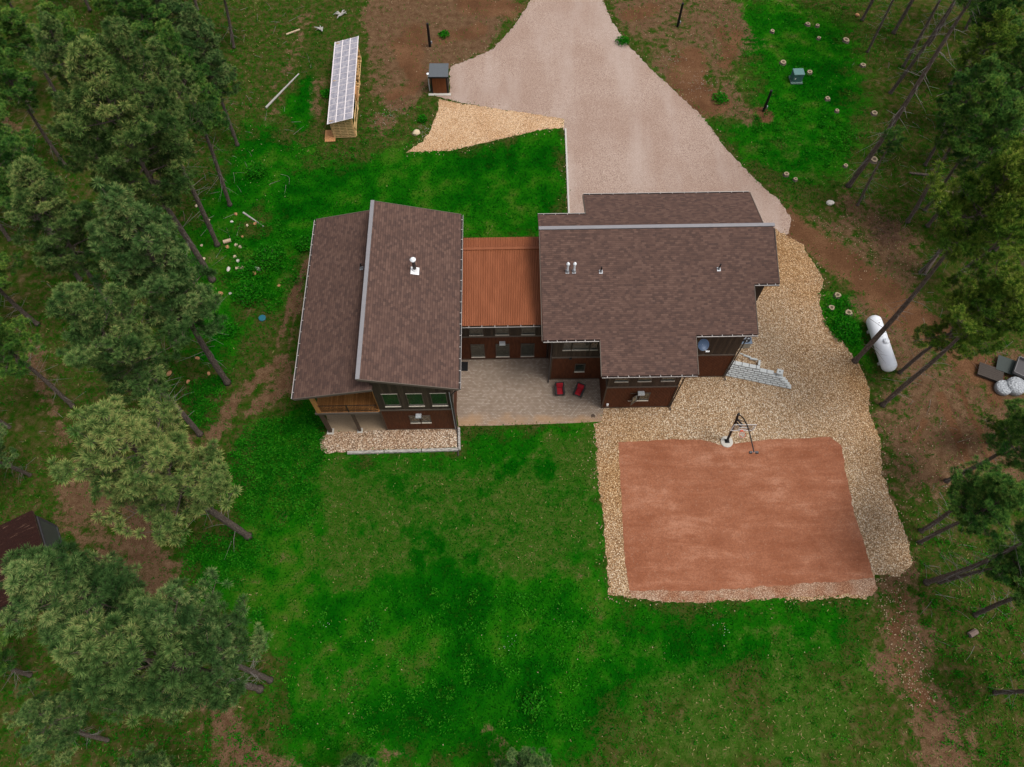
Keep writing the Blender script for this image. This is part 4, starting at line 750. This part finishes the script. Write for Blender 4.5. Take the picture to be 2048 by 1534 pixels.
TREES = [
 # west woods, near to far
 ('p', (497,1073), (210,845), 1.05, 'broad pale pine with olive tipped crown at the wood edge left of the lawn'),
 ('o', (540,1360), (320,1195), .82, 'open crowned pine at lower left, the upper of two close trunks'),
 ('a', (520,1378), (165,1290), .9, 'full dark green pine at lower left, the lower of two close trunks'),
 ('a', (330,1245), (45,1150), 1.1, 'pine spreading over the rust streaked shed roof'),
 ('b', (400,868), (140,590), .95, 'pine whose bare lower trunk ends beside the dirt track left of the lean-to roof'),
 ('c', (455,765), (225,400), 1.05, 'tall full pine standing above the scattered orange stones on the left'),
 ('a', (425,560), (165,110), 1.05, 'tall pine with the largest crown at upper left, foot beside the cut log rounds'),
 ('b', (435,490), (230,60), .9, 'tall slim pine just behind the cut log rounds, upper trunk of two'),
 ('e', (460,410), (330,70), .85, 'dark pine before the upper left clearing, foot in grass above the log rounds'),
 ('c', (475,290), (375,20), .85, 'pine nearest the grey fallen pole at upper left'),
 ('e', (468,95), (420,-120), .9, 'pine at the top edge left of the grey root snags'),
 ('a', (250,650), (60,330), .95, 'grey green pine at the left edge beside the tall full pine'),
 ('d', (145,812), (-60,640), .9, 'leaning dark trunked pine at the left edge above the olive tipped crown'),
 ('e', (75,648), (-120,470), .95, 'pine at the far left edge with only its trunk foot clear of other crowns'),
 ('e', (68,228), (-90,20), .9, 'dark trunked pine in the upper left corner with its crown cut off'),
 ('e', (255,62), (190,-160), 1.0, 'dark trunked pine at the top edge near the upper left corner'),
 ('o', (230,310), (90,40), .9, 'shaded pine behind the largest crown at upper left'),
 ('d', (130,330), (-20,100), .9, 'dark pine in the upper left corner beside the dirt trail'),
 ('e', (340,190), (270,-60), .9, 'dark pine between the largest upper left crown and the top edge'),
 ('d', (20,855), (-160,750), .8, 'small dark pine at the left edge level with the pebble bed'),
 ('o', (215,1480), (60,1420), .8, 'low grey green pine in the lower left corner'),
 ('e', (60,1350), (-120,1300), .85, 'dark pine at the lower left edge below the rust streaked shed'),
 ('c', (420,1590), (240,1545), .8, 'pine cut by the bottom edge at lower left'),
 ('a', (735,1600), (690,1512), .75, 'pine top cut by the bottom edge left of centre'),
 ('b', (1062,1545), (1060,1548), .75, 'pine seen from straight above at the bottom edge near the middle'),
 ('d', (160,560), (-60,250), .9, 'dark pine hidden behind the grey green pine at the left edge'),
 ('e', (20,480), (-160,250), .9, 'shaded pine at the far left edge level with the lean-to roof'),
 ('d', (100,120), (-60,-120), .9, 'dark pine filling the upper left corner'),
 ('e', (180,20), (60,-200), .9, 'dark pine behind the upper left corner trunks'),
 ('d', (395,20), (340,-220), .9, 'dark pine at the top edge above the largest upper left crown'),
 ('e', (215,230), (95,15), .9, 'dark pine in the upper left corner, second from the top edge'),
 ('d', (120,200), (10,25), .95, 'dark pine hugging the upper left corner of the photo'),
 ('a', (385,160), (300,-50), .85, 'green pine at the top edge left of the bare upper left clearing'),
 ('e', (300,130), (205,-40), .9, 'dark green pine at the top edge above the two overlapping upper left crowns'),
 ('b', (70,440), (-40,240), .95, 'pine at the left edge between the dirt trail and the grey green pine'),
 ('a', (-40,300), (-140,60), 1.0, 'pine cut by the left edge just below the upper left corner trunks'),
 ('e', (110,470), (-30,200), .9, 'dark pine between the grey green pine and the upper left dirt trail'),
 ('c', (300,480), (120,200), .8, 'slim pine hidden behind the largest crown at upper left'),
 ('o', (60,950), (-100,880), .8, 'pine cut by the left edge just above the rust streaked shed'),
 ('b', (330,70), (265,-160), .9, 'pine at the top edge behind the largest upper left crown'),
 # east woods
 ('e', (1850,330), (1985,125), .9, 'dark pine rooted behind the thin trees, its crown above the brush heap'),
 ('z', (1885,250), (2010,30), .95, 'green pine crown over the fallen trunk at upper right'),
 ('d', (1905,400), (2040,215), 1.0, 'dark pine behind the two dark pines above the brush heap'),
 ('z', (1930,160), (2040,-30), .95, 'green pine near the top edge in the upper right corner'),
 ('e', (2010,300), (2160,120), 1.0, 'dark pine at the right edge between the corner and the tall leaning trunk'),
 ('d', (1930,60), (2050,-160), 1.0, 'dark pine cut by the top edge near the upper right corner'),
 ('z', (1990,500), (2140,370), .95, 'yellow green pine cut by the right edge level with the east roof'),
 ('s', (1697,372), (2070,-190), 1.0, 'tall thin half bare pine leaning over the meadow stumps at upper right'),
 ('s', (1780,187), (2030,-180), .9, 'straight thin pine behind the tall half bare one at upper right'),
 ('s', (1715,410), 8.5, .8, 'short half dead pine beside the brown brush heap at right'),
 ('d', (1815,443), (1985,170), .95, 'dark crowned pine above the brown brush heap, nearest the heap'),
 ('e', (1855,452), (2030,230), .95, 'dark green pine above the brown brush heap, farther from the heap'),
 ('s', (1850,420), 13, .8, 'thin pine squeezed behind the two dark pines above the brush heap'),
 ('y', (1710,722), (2040,330), .95, 'tall pine whose bare trunk crosses in front of the white propane tank'),
 ('y', (1765,810), (2030,565), .95, 'pine with bare trunk rooted at the gravel edge below the propane tank'),
 ('z', (1800,745), (1985,600), .9, 'thin pine just behind the trunk below the propane tank'),
 ('e', (1893,962), (2140,820), .9, 'thick trunked pine below the tyre tracks at the right edge'),
 ('d', (1842,1062), (2000,965), 1.0, 'short dark pine at right beside the gravel corner, upper trunk of the pair'),
 ('d', (1840,1085), (2035,985), .9, 'short dark pine at right beside the gravel corner, lower trunk of the pair'),
 ('s', (1853,1165), (2150,1040), 1.0, 'pine with long bare trunk at right, upper of the crossing pair'),
 ('d', (1880,1165), (2110,1110), .8, 'pine with dark low crown at right, lower of the crossing pair'),
 ('e', (1950,1230), (2200,1130), .9, 'pine trunk at the right edge above the short cut log'),
 ('e', (1990,1385), (2200,1360), .9, 'pine trunk at the right edge in the lower right corner'),
 ('s', (1724,40), 17, .8, 'thin pine at the top edge, first of the row beside the meadow'),
 ('s', (1735,104), 14, .7, 'thin forked pine growing from a pale stump at upper right'),
 ('d', (1787,66), 19, .9, 'thick trunked pine at the top edge at upper right'),
 ('s', (1806,134), 18, .8, 'thin dark pine behind the straight thin one at upper right'),
 ('d', (1856,92), (2010,-140), .9, 'dark pine beyond the straight thin one at upper right'),
 ('e', (1942,262), (2090,60), 1.0, 'big trunked pine in the dense wood at the upper right edge'),
 ('d', (1900,170), (2030,-40), 1.0, 'dense dark pine in the upper right corner'),
 ('e', (1985,200), (2140,40), 1.0, 'dark pine at the right edge of the upper right corner'),
 ('d', (1990,80), (2120,-120), 1.0, 'dark pine filling the upper right corner'),
 ('e', (1920,330), (2070,150), .9, 'dark pine in the dense wood at right below the big trunked one'),
 ('y', (2040,400), (2180,260), 1.0, 'shaded pine at the right edge behind the tall leaning trunk'),
 ('z', (1925,470), (2080,330), .9, 'yellow green pine at right behind the tall leaning trunk'),
 ('y', (1905,560), (2045,440), .95, 'yellow green pine at the right edge above the trailer camp'),
 ('z', (1960,640), (2090,545), .9, 'low dark pine at the right edge just above the trailer camp'),
 ('z', (1975,885), (2030,835), .62, 'small bushy pine in front of the trailer camp at the right edge'),
 ('d', (2030,880), (2180,810), .7, 'dark pine at the right edge below the trailer camp'),
 ('s', (1840,545), 9, .8, 'small half bare pine beside the leaning trunk at right'),
]
for k, b, t, wd, lb in TREES: pine(k, b, t, wd, lb)
# ------------------------------------------------------------------ stumps, stones, logs
ring = plain('fresh_cut_wood', (.32, .25, .16), .85, 0, .3, 9); core = plain('dark_stump_core', (.10, .07, .045), .9, 0, .4, 9)
def stump(p, r0, label):
    x, y = at(*p); r = empty('tree_stump', (x, y, 0), label, 'stump', rng.uniform(0, 6), 'stumps in the grass')
    n = 14; rr = [r0*rng.uniform(.85, 1.15) for _ in range(n)]; mb = MB(); V = []
    for z, k in ((0, 1.25), (.12, 1.0), (.2, .95)):
        for j in range(n): a = 2*math.pi*j/n; V.append((rr[j]*k*math.cos(a), rr[j]*k*math.sin(a), z))
    mb.add(V, [(i*n+j, i*n+(j+1) % n, (i+1)*n+(j+1) % n, (i+1)*n+j) for i in range(2) for j in range(n)]).build('bark', MT['bark'], r)
    mb = MB(); mb.add([(rr[j]*.95*math.cos(2*math.pi*j/n), rr[j]*.95*math.sin(2*math.pi*j/n), .202) for j in range(n)]+[(rr[j]*.5*math.cos(2*math.pi*j/n), rr[j]*.5*math.sin(2*math.pi*j/n), .206) for j in range(n)], [(j, (j+1) % n, n+(j+1) % n, n+j) for j in range(n)]).build('cut_ring', ring, r)
    mb = MB(); mb.add([(rr[j]*.5*math.cos(2*math.pi*j/n), rr[j]*.5*math.sin(2*math.pi*j/n), .206) for j in range(n)], [tuple(range(n))]).build('cut_core', core, r)
for p, r0, lb in [((1615,50), .26, 'pale ringed stump at the top of the meadow, larger of a close pair'), ((1634,53), .2, 'pale ringed stump at the top of the meadow, smaller of a close pair'), ((1544,64), .24, 'pale stump in the bright grass nearest the top edge right of the drive'),
   ((1637,78), .2, 'faint pale stump just below the close pair in the meadow'), ((1691,82), .33, 'large pale ringed stump in front of the thin trees at upper right'), ((1566,127), .3, 'pale stump just up and left of the green utility cabinet'), ((1618,146), .26, 'pale stump touching the right side of the green utility cabinet'),
   ((1725,132), .26, 'pale stump beside the forked thin pine'), ((1654,199), .25, 'tan stump in lush grass below the green utility cabinet'), ((1673,223), .2, 'small tan stump below the one in lush grass'), ((1748,228), .3, 'pale ringed stump near the foot of the thin straight pine'),
   ((1747,321), .36, 'dark hollow stump behind the tall half bare pine'), ((1572,350), .24, 'tan stump near the drive edge behind the east wing'), ((1590,360), .2, 'small pale stump near the drive edge behind the east wing'), ((1690,333), .2, 'small tan stump beside the orange boulder'),
   ((1674,592), .28, 'grey stump in the grass strip, nearest the dirt track'), ((1662,617), .26, 'pale stump in the grass strip, nearest the gravel'), ((1696,627), .3, 'wide tan stump in the grass strip, nearest the propane tank')]: stump(p, r0, lb)
def rock_mesh(seed, sx, sy, sz, m):
    import bmesh
    bm = bmesh.new(); bmesh.ops.create_icosphere(bm, subdivisions=2, radius=1); r = np.random.RandomState(seed); pl = r.randn(9, 3); pl /= np.linalg.norm(pl, axis=1)[:, None]
    for v in bm.verts:
        c = np.array(v.co); d = np.min([(.62+.3*((i*37 % 10)/10))/max(1e-3, c@p) if c@p > .2 else 9 for i, p in enumerate(pl)]); k = min(1, d); v.co = Vector((c[0]*k*sx, c[1]*k*sy, c[2]*k*sz))
    me = bpy.data.meshes.new('stone'); bm.to_mesh(me); bm.free(); me.materials.append(m); return me
orange = plain('orange_sandstone', (.42, .20, .095), .9, 0, .3, 4); pale = plain('pale_sandstone', (.56, .44, .30), .9, 0, .25, 4); white = plain('white_stone', (.58, .54, .47), .9, 0, .2, 4)
def stone(p, s, m, label, name='boulder', cat='boulder', group=None):
    x, y = at(*p); o = bpy.data.objects.new(name, rock_mesh(int(p[0]*3+p[1]), s*rng.uniform(.85, 1.1), s*rng.uniform(.7, 1), s*.6, m)); S.collection.objects.link(o); o.location = (x, y, s*.2); o.rotation_euler = (0, 0, rng.uniform(0, 6)); tag(o, label, cat, group)
stone((832,267), .5, pale, 'big pale orange boulder on the lawn beside the tan gravel patch'); stone((1723,337), .42, orange, 'orange boulder at the foot of the tall half bare pine'); stone((1660,407), .38, white, 'white boulder on bare soil right of the drive'); stone((1714,31), .3, orange, 'orange stone beside the thin pines at the top edge')
G_ = 'stones and cut rounds on the left'
for p, s, m, lb in [((339,747), .36, orange, 'largest yellow orange stone under the pines left of the lean-to roof'), ((395,717), .26, orange, 'upright orange stone above the yellow orange one left of the lean-to roof'), ((418,747), .24, orange, 'brownish stone right of the yellow orange one under the pines'), ((377,764), .26, orange, 'red orange stone below the yellow orange one under the pines'), ((305,613), .22, pale, 'pale stone at the crown edge of the tall full pine'),
   ((393,412), .25, pale, 'pale stone beside a pine foot above the log rounds'), ((472,429), .25, orange, 'orange stone at the head of the white fallen pole'), ((418,441), .18, pale, 'small pale stone left of the log rounds group'), ((464,444), .22, white, 'white stone pair above the first split log'), ((495,451), .22, pale, 'tan stone under the white fallen pole'), ((510,448), .25, orange, 'flat tan stone right of the white fallen pole'),
   ((485,474), .2, orange, 'small tan stone in lush weeds above the log rounds'), ((472,490), .24, pale, 'pale round right of the upper log'), ((481,494), .24, pale, 'twin pale rounds in weeds right of the upper log'), ((455,495), .3, orange, 'orange round just below the upper log'), ((470,514), .3, pale, 'tan cut round at the centre of the scattered logs'), ((476,522), .26, white, 'white cut round just below the tan one'),
   ((457,539), .34, white, 'angular white stone left of the lower log'), ((509,547), .3, orange, 'orange white stone below the short grey log'), ((407,518), .3, pale, 'pale split chunk against a pine trunk'), ((403,491), .2, pale, 'small pale stone left of a pine foot'), ((409,586), .24, pale, 'pale stone below the pine foot at left'), ((441,587), .34, orange, 'pink orange stone below the scattered logs'), ((461,587), .2, white, 'white stone beside the pink orange one'), ((558,572), .2, orange, 'orange stone at the dark burrow beside the shrubs'),
   ((1939,1268), .14, white, 'white small stone near the lower right trunk')]: stone(p, s*.8, m, lb, 'stone', 'stone', G_ if p[0] < 600 else None)
wood = plain('pale_log', (.48, .36, .24), .85, 0, .3, 6); greyw = plain('grey_log', (.36, .34, .31), .9, 0, .3, 5)
def log(p, q, r0, m, label, name='log', taper=1.0):
    a = Vector((*at(*p), r0*.8)); b = Vector((*at(*q), r0*.8)); o = MB().tube([a, a.lerp(b, .5)+Vector((0, 0, .01)), b], [r0, r0*(1+taper)/2, r0*taper], 9).build(name, m); tag(o, label, 'log' if name == 'log' else 'fallen pole')
log((448,486), (463,482), .17, wood, 'short pale cut log, upper one of the scattered logs'); log((473,539), (489,537), .17, wood, 'short tan cut log, lower one of the scattered logs'); log((512,538), (521,541), .16, greyw, 'short grey cut log right of the lower tan log')
log((532,217), (598,149), .11, greyw, 'long grey fallen pole lying in the upper left clearing', 'fallen_pole', .6); log((487,426), (528,454), .09, greyw, 'white fallen pole pointing at the shrubs left of the house', 'fallen_pole', .5); log((573,70), (600,60), .09, wood, 'short pale fallen pole near the top edge left of the woodshed', 'fallen_pole', .9)
log((1936,1271), (1950,1263), .2, plain('brown_log', (.17, .12, .10), .9, 0, .3, 6), 'short brown cut log in the grass at lower right'); log((1520,641), (1536,643), .05, MT['darkwood'], 'thin dark stick lying on the gravel beside the east wing', 'stick'); log((1878,380), (1911,389), .1, wood, 'pale fallen pole between dark pines at right, upper of two', 'fallen_pole'); log((1873,404), (1897,413), .1, greyw, 'pale fallen pole between dark pines at right, lower of two', 'fallen_pole'); log((1818,347), (1866,352), .1, MT['bark'], 'dark fallen trunk behind the thin pines at upper right', 'fallen_pole'); log((1848,550), (1880,500), .14, MT['bark'], 'dark fallen trunk beside the brush heap at right', 'fallen_pole')
def snag(p, label):
    x, y = at(*p); r = MB(); rr = random.Random(p[0])
    for i in range(7): a = rr.uniform(0, 6.28); L = rr.uniform(.3, .9); r.tube([(0, 0, .15), (L*.6*math.cos(a), L*.6*math.sin(a), .3), (L*math.cos(a), L*math.sin(a), rr.uniform(.05, .5))], [.11, .07, .02], 6)
    o = r.build('root_snag', greyw); o.location = (x, y, 0); tag(o, label, 'root snag', 'grey root snags')
snag((644,62), 'grey weathered root snag in grass just above the woodshed roof'); snag((683,32), 'grey weathered root snag nearest the top edge left of the bare soil')
x, y = at(525, 637); tag(MB().lathe([(.3, 0), (.3, .12), (.26, .15)], (x, y, 0), 20).build('access_lid', plain('teal_lid', (.015, .12, .16), .5), smooth=False), 'round teal access lid set in grass left of the house', 'access lid')
# brush heap of cut branches
mb = MB(); rr = random.Random(9)
for i in range(420):
    q = (rr.gauss(1775, 22), rr.gauss(470, 22)); x, y = at(*q); a = rr.uniform(0, 6.28); L = rr.uniform(.2, .7); z = rr.uniform(.03, .3); mb.tube([(x, y, z), (x+L*math.cos(a), y+L*math.sin(a), z+rr.uniform(-.1, .15))], [.02, .008], 3)
tag(mb.build('brush_heap', plain('brown_brush', (.13, .07, .045), .95, 0, .4, 5)), 'heap of brown cut brush on bare soil at right between drive and pines', 'brush heap', None, 'stuff')
# ------------------------------------------------------------------ shrubs, ground cover, grass
def gidx(x, y): return np.clip(np.rint((y-G['y0'])/G['st']).astype(int), 0, G['ny']-1)*G['nx']+np.clip(np.rint((x-G['x0'])/G['st']).astype(int), 0, G['nx']-1)
FOOT = [[hw(*p)[:2] for p in q] for q in ([(-9.4,22),(-3.8,22),(-3.8,28.2),(3.6,28.2),(3.6,26.2),(7.4,26.2),(7.4,23.6),(12.9,23.6),(12.9,26.2),(19.5,26.2),(19.5,38.3),(3.5,38.3),(3.5,35),(-3.8,35),(-3.8,37),(-14,37),(-14,26.2),(-9.4,26.2)],)]
EXC = list(SHEETS.values())+FOOT
def free(P):
    ok = np.ones(len(P), bool)
    for q in EXC: ok &= poly_sd(P, q) < .11*nr.randn(len(P))
    return ok
def leaf_clump(n, rad, hgt, ll, lw, r, tl=.45, tv=.22):
    a = r.rand(n)*6.283; q = np.sqrt(r.rand(n)); c = np.stack([rad*q*np.cos(a), rad*q*np.sin(a), hgt*np.sqrt(np.clip(1-q*q*.85, 0, 1))*(.35+.65*r.rand(n))], 1)
    d = r.randn(n, 3)*.75; d[:, 2] = np.abs(d[:, 2])*.6+.1; d[:, :2] += c[:, :2]/max(rad, .01)*.7; d /= np.linalg.norm(d, axis=1)[:, None]; s = np.cross(d, r.randn(n, 3)); s /= np.linalg.norm(s, axis=1)[:, None]+1e-9; s[:, 2] *= .3
    V = np.stack([c, c+d*ll*.5+s*lw*.5, c+d*ll, c+d*ll*.5-s*lw*.5], 1); t = np.clip(tl+tv*r.randn(n), 0, 1); return V.reshape(-1, 3), np.repeat(t, 4)
def stuff(name, Vs, Ts, m, label=None, cat=None, kind=None):
    V = np.concatenate(Vs); F = np.arange(len(V)).reshape(-1, 4); me = tri_mesh(name, V, F, np.concatenate(Ts), m); o = bpy.data.objects.new(name, me); S.collection.objects.link(o); return tag(o, label, cat, None, kind)
def shrub(p, rad, hgt, n, label, m='weed'):
    x, y = at(*p); r = empty('shrub', (x, y, 0), label, 'shrub', 0, 'leafy shrubs'); Vs, Ts = [], []
    for k in range(5): v, t = leaf_clump(n//5, rad*.62, hgt*rng.uniform(.7, 1.05), .2, .11, nr); v[:, 0] += rad*.45*math.cos(k*1.26+p[0]); v[:, 1] += rad*.45*math.sin(k*1.26+p[0]); Vs.append(v); Ts.append(t)
    o = stuff('foliage', Vs, Ts, MT[m]); o.parent = r; mb = MB()
    for k in range(6): a = k*1.05; mb.tube([(0, 0, 0), (rad*.5*math.cos(a), rad*.5*math.sin(a), hgt*.7)], [.025, .01], 4)
    mb.build('stem', MT['bark'], r)
for p, rad, h, n, lb in [((613,492), .75, .9, 700, 'round green shrub against the west lean-to eave'), ((515,347), .95, .9, 800, 'round green shrub below the fallen pole at upper left'), ((458,663), .85, .8, 700, 'green shrub left of the teal access lid, the lower one in the grass'), ((500,590), 1.3, 1.0, 1200, 'wide dark green shrub between the scattered logs and the vehicle ruts'), ((540,520), 1.5, 1.1, 1400, 'tall bushy shrub right of the scattered logs'), ((495,545), .9, .7, 700, 'green shrub touching the short grey log'),
    ((888,72), .5, .5, 350, 'small green shrub in bare soil between the dark post and the drive'), ((1068,1408), .7, .5, 500, 'round dark green weed clump alone near the bottom edge'), ((1455,690), .5, .3, 1, ''), ((1690,660), 1.1, .5, 900, 'low green shrub patch between gravel yard and propane tank'), ((1440,200), .8, .5, 500, 'leafy shrub at the drive edge beneath the leaning post'), ((1245,85), .7, .5, 450, 'green shrub at the upper right edge of the drive'), ((745,1250), .55, .45, 380, 'pale green weed clump alone in the lower lawn'), ((520,1230), .5, .5, 300, 'small weed clump at the wood edge in the lower left'), ((655,190), .6, .5, 350, 'dark shrub against the left side of the woodshed'), ((845,240), .45, .4, 300, 'small shrub above the big pale boulder')]:
    if lb: shrub(p, rad, h, n, lb)
Vs, Ts = [], []
def clumps(poly, n, r0, r1, h, nl, tl=.4):
    q = px(poly); xs = [p[0] for p in q]; ys = [p[1] for p in q]; P = np.stack([nr.uniform(min(xs), max(xs), n), nr.uniform(min(ys), max(ys), n)], 1)
    P = P[(poly_sd(P, q) > 0) & free(P)]
    for x, y in P:
        v, t = leaf_clump(nl, nr.uniform(r0, r1), h*nr.uniform(.6, 1.2), .16, .075, nr, tl+.15*nr.randn()); v += np.array([x, y, 0]); Vs.append(v); Ts.append(t)
clumps([(445,930),(500,850),(640,830),(650,910),(640,1040),(540,1060),(440,1010)], 420, .25, .55, .45, 46)
clumps([(360,1080),(470,1060),(560,1100),(480,1180),(380,1160)], 160, .25, .5, .35, 40)
clumps([(370,770),(450,750),(430,860),(370,850)], 120, .2, .5, .35, 40); clumps([(430,470),(580,430),(600,560),(540,640),(440,560)], 180, .2, .5, .35, 40); clumps([(1500,230),(1600,210),(1620,260),(1520,330)], 60, .2, .4, .3, 30); clumps([(1640,590),(1700,600),(1730,690),(1690,700),(1650,650)], 110, .2, .4, .3, 36)
clumps([(640,1180),(1200,1170),(1180,1460),(700,1480),(560,1380)], 230, .15, .42, .2, 26, .55); clumps([(1640,230),(1720,240),(1700,330),(1640,340)], 90, .2, .5, .3, 36); clumps([(0,0),(600,0),(560,300),(380,800),(100,1000),(0,1000)], 260, .15, .4, .25, 22, .35); clumps([(1820,1080),(2048,1080),(2048,1534),(1880,1534)], 200, .15, .4, .22, 22, .35); clumps([(1420,20),(1720,0),(1740,300),(1600,380),(1440,230)], 200, .12, .35, .2, 22, .4)
clumps([(1210,1200),(1740,1195),(1700,1534),(1150,1534)], 70, .12, .3, .15, 24, .4); clumps([(560,1400),(740,1400),(760,1534),(100,1534),(140,1420)], 140, .15, .4, .25, 24, .35); clumps([(1740,20),(2048,0),(2048,420),(1860,420)], 140, .2, .5, .25, 24, .3); clumps([(590,280),(660,290),(800,310),(700,330),(560,380)], 70, .15, .35, .25, 24, .4); clumps([(720,200),(850,220),(830,300),(720,300)], 30, .15, .3, .2, 24, .4)
stuff('ground_cover', Vs, Ts, MT['weed'], 'leafy green weeds and ground cover in clumps over the clearing', 'ground cover', 'stuff')
def grass():
    N = 520000; P = np.stack([nr.uniform(-58, 58, N), nr.uniform(-4, 76, N)], 1)
    i = gidx(P[:, 0], P[:, 1]); lush, dry, dirt = G['lush'][i], G['dry'][i], G['dirt'][i]
    pr = np.clip(.40+.60*lush-.15*dry, 0, 1)*np.clip(1.08-dirt*1.1, 0.02, 1); P0 = P; ok = nr.rand(N) < pr; P = P[ok]; lush, dry, dirt = lush[ok], dry[ok], dirt[ok]
    f = free(P); P = P[f]; lush, dry, dirt = lush[f], dry[f], dirt[f]; n = len(P)
    low = np.sin(P[:, 0]*.9+np.sin(P[:, 1]*.7)*2)*np.cos(P[:, 1]*.8+np.sin(P[:, 0]*.5)*2)
    mo = G['mott'][gidx(P[:, 0], P[:, 1])]; t = np.clip(.50-.30*lush+.22*dry+.42*(mo-.48)+.17*nr.randn(n)+.35*(nr.rand(n) < .03+.06*dry), 0, 1)
    a = nr.rand(n)*6.283; L = .07+.12*nr.rand(n)+.06*(1-lush); d = np.stack([np.cos(a)*.8, np.sin(a)*.8, .35+.4*nr.rand(n)], 1); c = np.stack([P[:, 0], P[:, 1], np.zeros(n)], 1); s = np.stack([-np.sin(a), np.cos(a), 0*a], 1)*(.028+.02*nr.rand(n))[:, None]
    V = np.stack([c-s*.6, c+s*.6, c+d*L[:, None]+s*.5, c+d*L[:, None]-s*.5], 1).reshape(-1, 3); return V, np.repeat(t, 4)
v, t_ = grass(); stuff('grass', [v], [t_], MT['blade'], 'short green grass covering the lawn and forest floor', 'grass', 'stuff')
V, T = [], []
for (x0, y0), r0, n in (((775,235), 1.2, 90), ((850,262), .9, 60), ((700,215), .9, 50), ((1395,170), 1.6, 90), ((1345,120), 1.2, 50), ((1020,1290), .5, 12), ((1450,1262), .5, 10), ((655,1250), .3, 6)):
    cx, cy = at(x0, y0); q = np.stack([cx+r0*nr.randn(n)*.6, cy+r0*nr.randn(n)*.6], 1); q = q[free(q)]; m_ = len(q); c = np.column_stack([q, .04+.10*nr.rand(m_)]); k = (.008+.012*nr.rand(m_))[:, None]; V.append(np.stack([c+k*np.array([-1, -1, 0]), c+k*np.array([1, -1, 0]), c+k*np.array([1, 1, .3]), c+k*np.array([-1, 1, .3])], 1).reshape(-1, 3)); T.append(np.ones(4*m_))
stuff('wildflowers', V, T, plain('white_petals', (.48, .52, .46), .8, 0, .2), 'tiny white wildflowers in loose patches in the grass', 'wildflowers', 'stuff')
# forest litter: twigs, chips, pale pebbles
mb = MB(); rr = random.Random(21)
def scat(poly, n, kind):
    q = px(poly); xs = [p[0] for p in q]; ys = [p[1] for p in q]; P = np.stack([nr.uniform(min(xs), max(xs), n), nr.uniform(min(ys), max(ys), n)], 1); P = P[(poly_sd(P, q) > 0) & free(P)]
    for x, y in P:
        a = rr.uniform(0, 6.28)
        if kind == 'twig': L = rr.uniform(.3, 1.6); mb.tube([(x, y, .03), (x+L*.5*math.cos(a)+.05, y+L*.5*math.sin(a), .08), (x+L*math.cos(a), y+L*math.sin(a), .05)], [.016, .012, .006], 3, 0)
        else: s = rr.uniform(.015, .045); mb.box(-s, s, -s*.6, s*.6, 0, s, 1, Matrix.Translation((x, y, .01)) @ Matrix.Rotation(a, 4, 'Z') @ Matrix.Rotation(.3, 4, 'X'))
scat([(0,0),(640,0),(600,320),(400,800),(0,1000)], 420, 'twig'); scat([(1700,0),(2048,0),(2048,1300),(1850,1300),(1800,500),(1680,400)], 420, 'twig'); scat([(680,0),(1060,0),(860,200),(720,260)], 260, 'chip'); scat([(1740,1160),(1800,1150),(1880,1400),(1820,1420)], 500, 'chip'); scat([(400,80),(640,60),(600,420),(480,430)], 160, 'chip'); scat([(1210,0),(1460,0),(1540,220),(1420,230)], 220, 'chip'); scat([(1760,850),(1860,820),(2000,900),(1830,1060)], 220, 'chip'); scat([(600,1200),(1180,1200),(1180,1500),(640,1500)], 25, 'chip'); scat([(1200,1210),(1740,1200),(1700,1500),(1200,1500)], 35, 'chip'); scat([(1600,420),(1760,420),(1860,560),(1720,560)], 260, 'chip')
for nm, n in (('gravel_yard', 520), ('gravel_patch', 160), ('driveway', 420), ('gravel_bed', 70)):
    q = SHEETS[nm]; L = [math.dist(q[i], q[(i+1) % len(q)]) for i in range(len(q))]
    for k in range(n):
        i = rr.choices(range(len(q)), L)[0]; u = rr.random(); a, b = q[i], q[(i+1) % len(q)]; d = rr.gauss(0, .3); x = a[0]+(b[0]-a[0])*u+(a[1]-b[1])/L[i]*d; y = a[1]+(b[1]-a[1])*u+(b[0]-a[0])/L[i]*d
        if -20 < x < 45 and y < 74: z = rr.uniform(.02, .05); mb.box(-z, z, -z*.7, z*.7, 0, z*1.2, 2, Matrix.Translation((x, y, .012)) @ Matrix.Rotation(rr.uniform(0, 6), 4, 'Z'))
tag(mb.build('forest_litter', [MT['deadwood'], plain('tan_chips', (.36, .27, .17), .9, 0, .4, 6), plain('stray_gravel', (.34, .24, .15), .9, 0, .4, 6)]), 'twigs, chips and small pale stones scattered over the forest floor', 'litter', None, 'stuff')
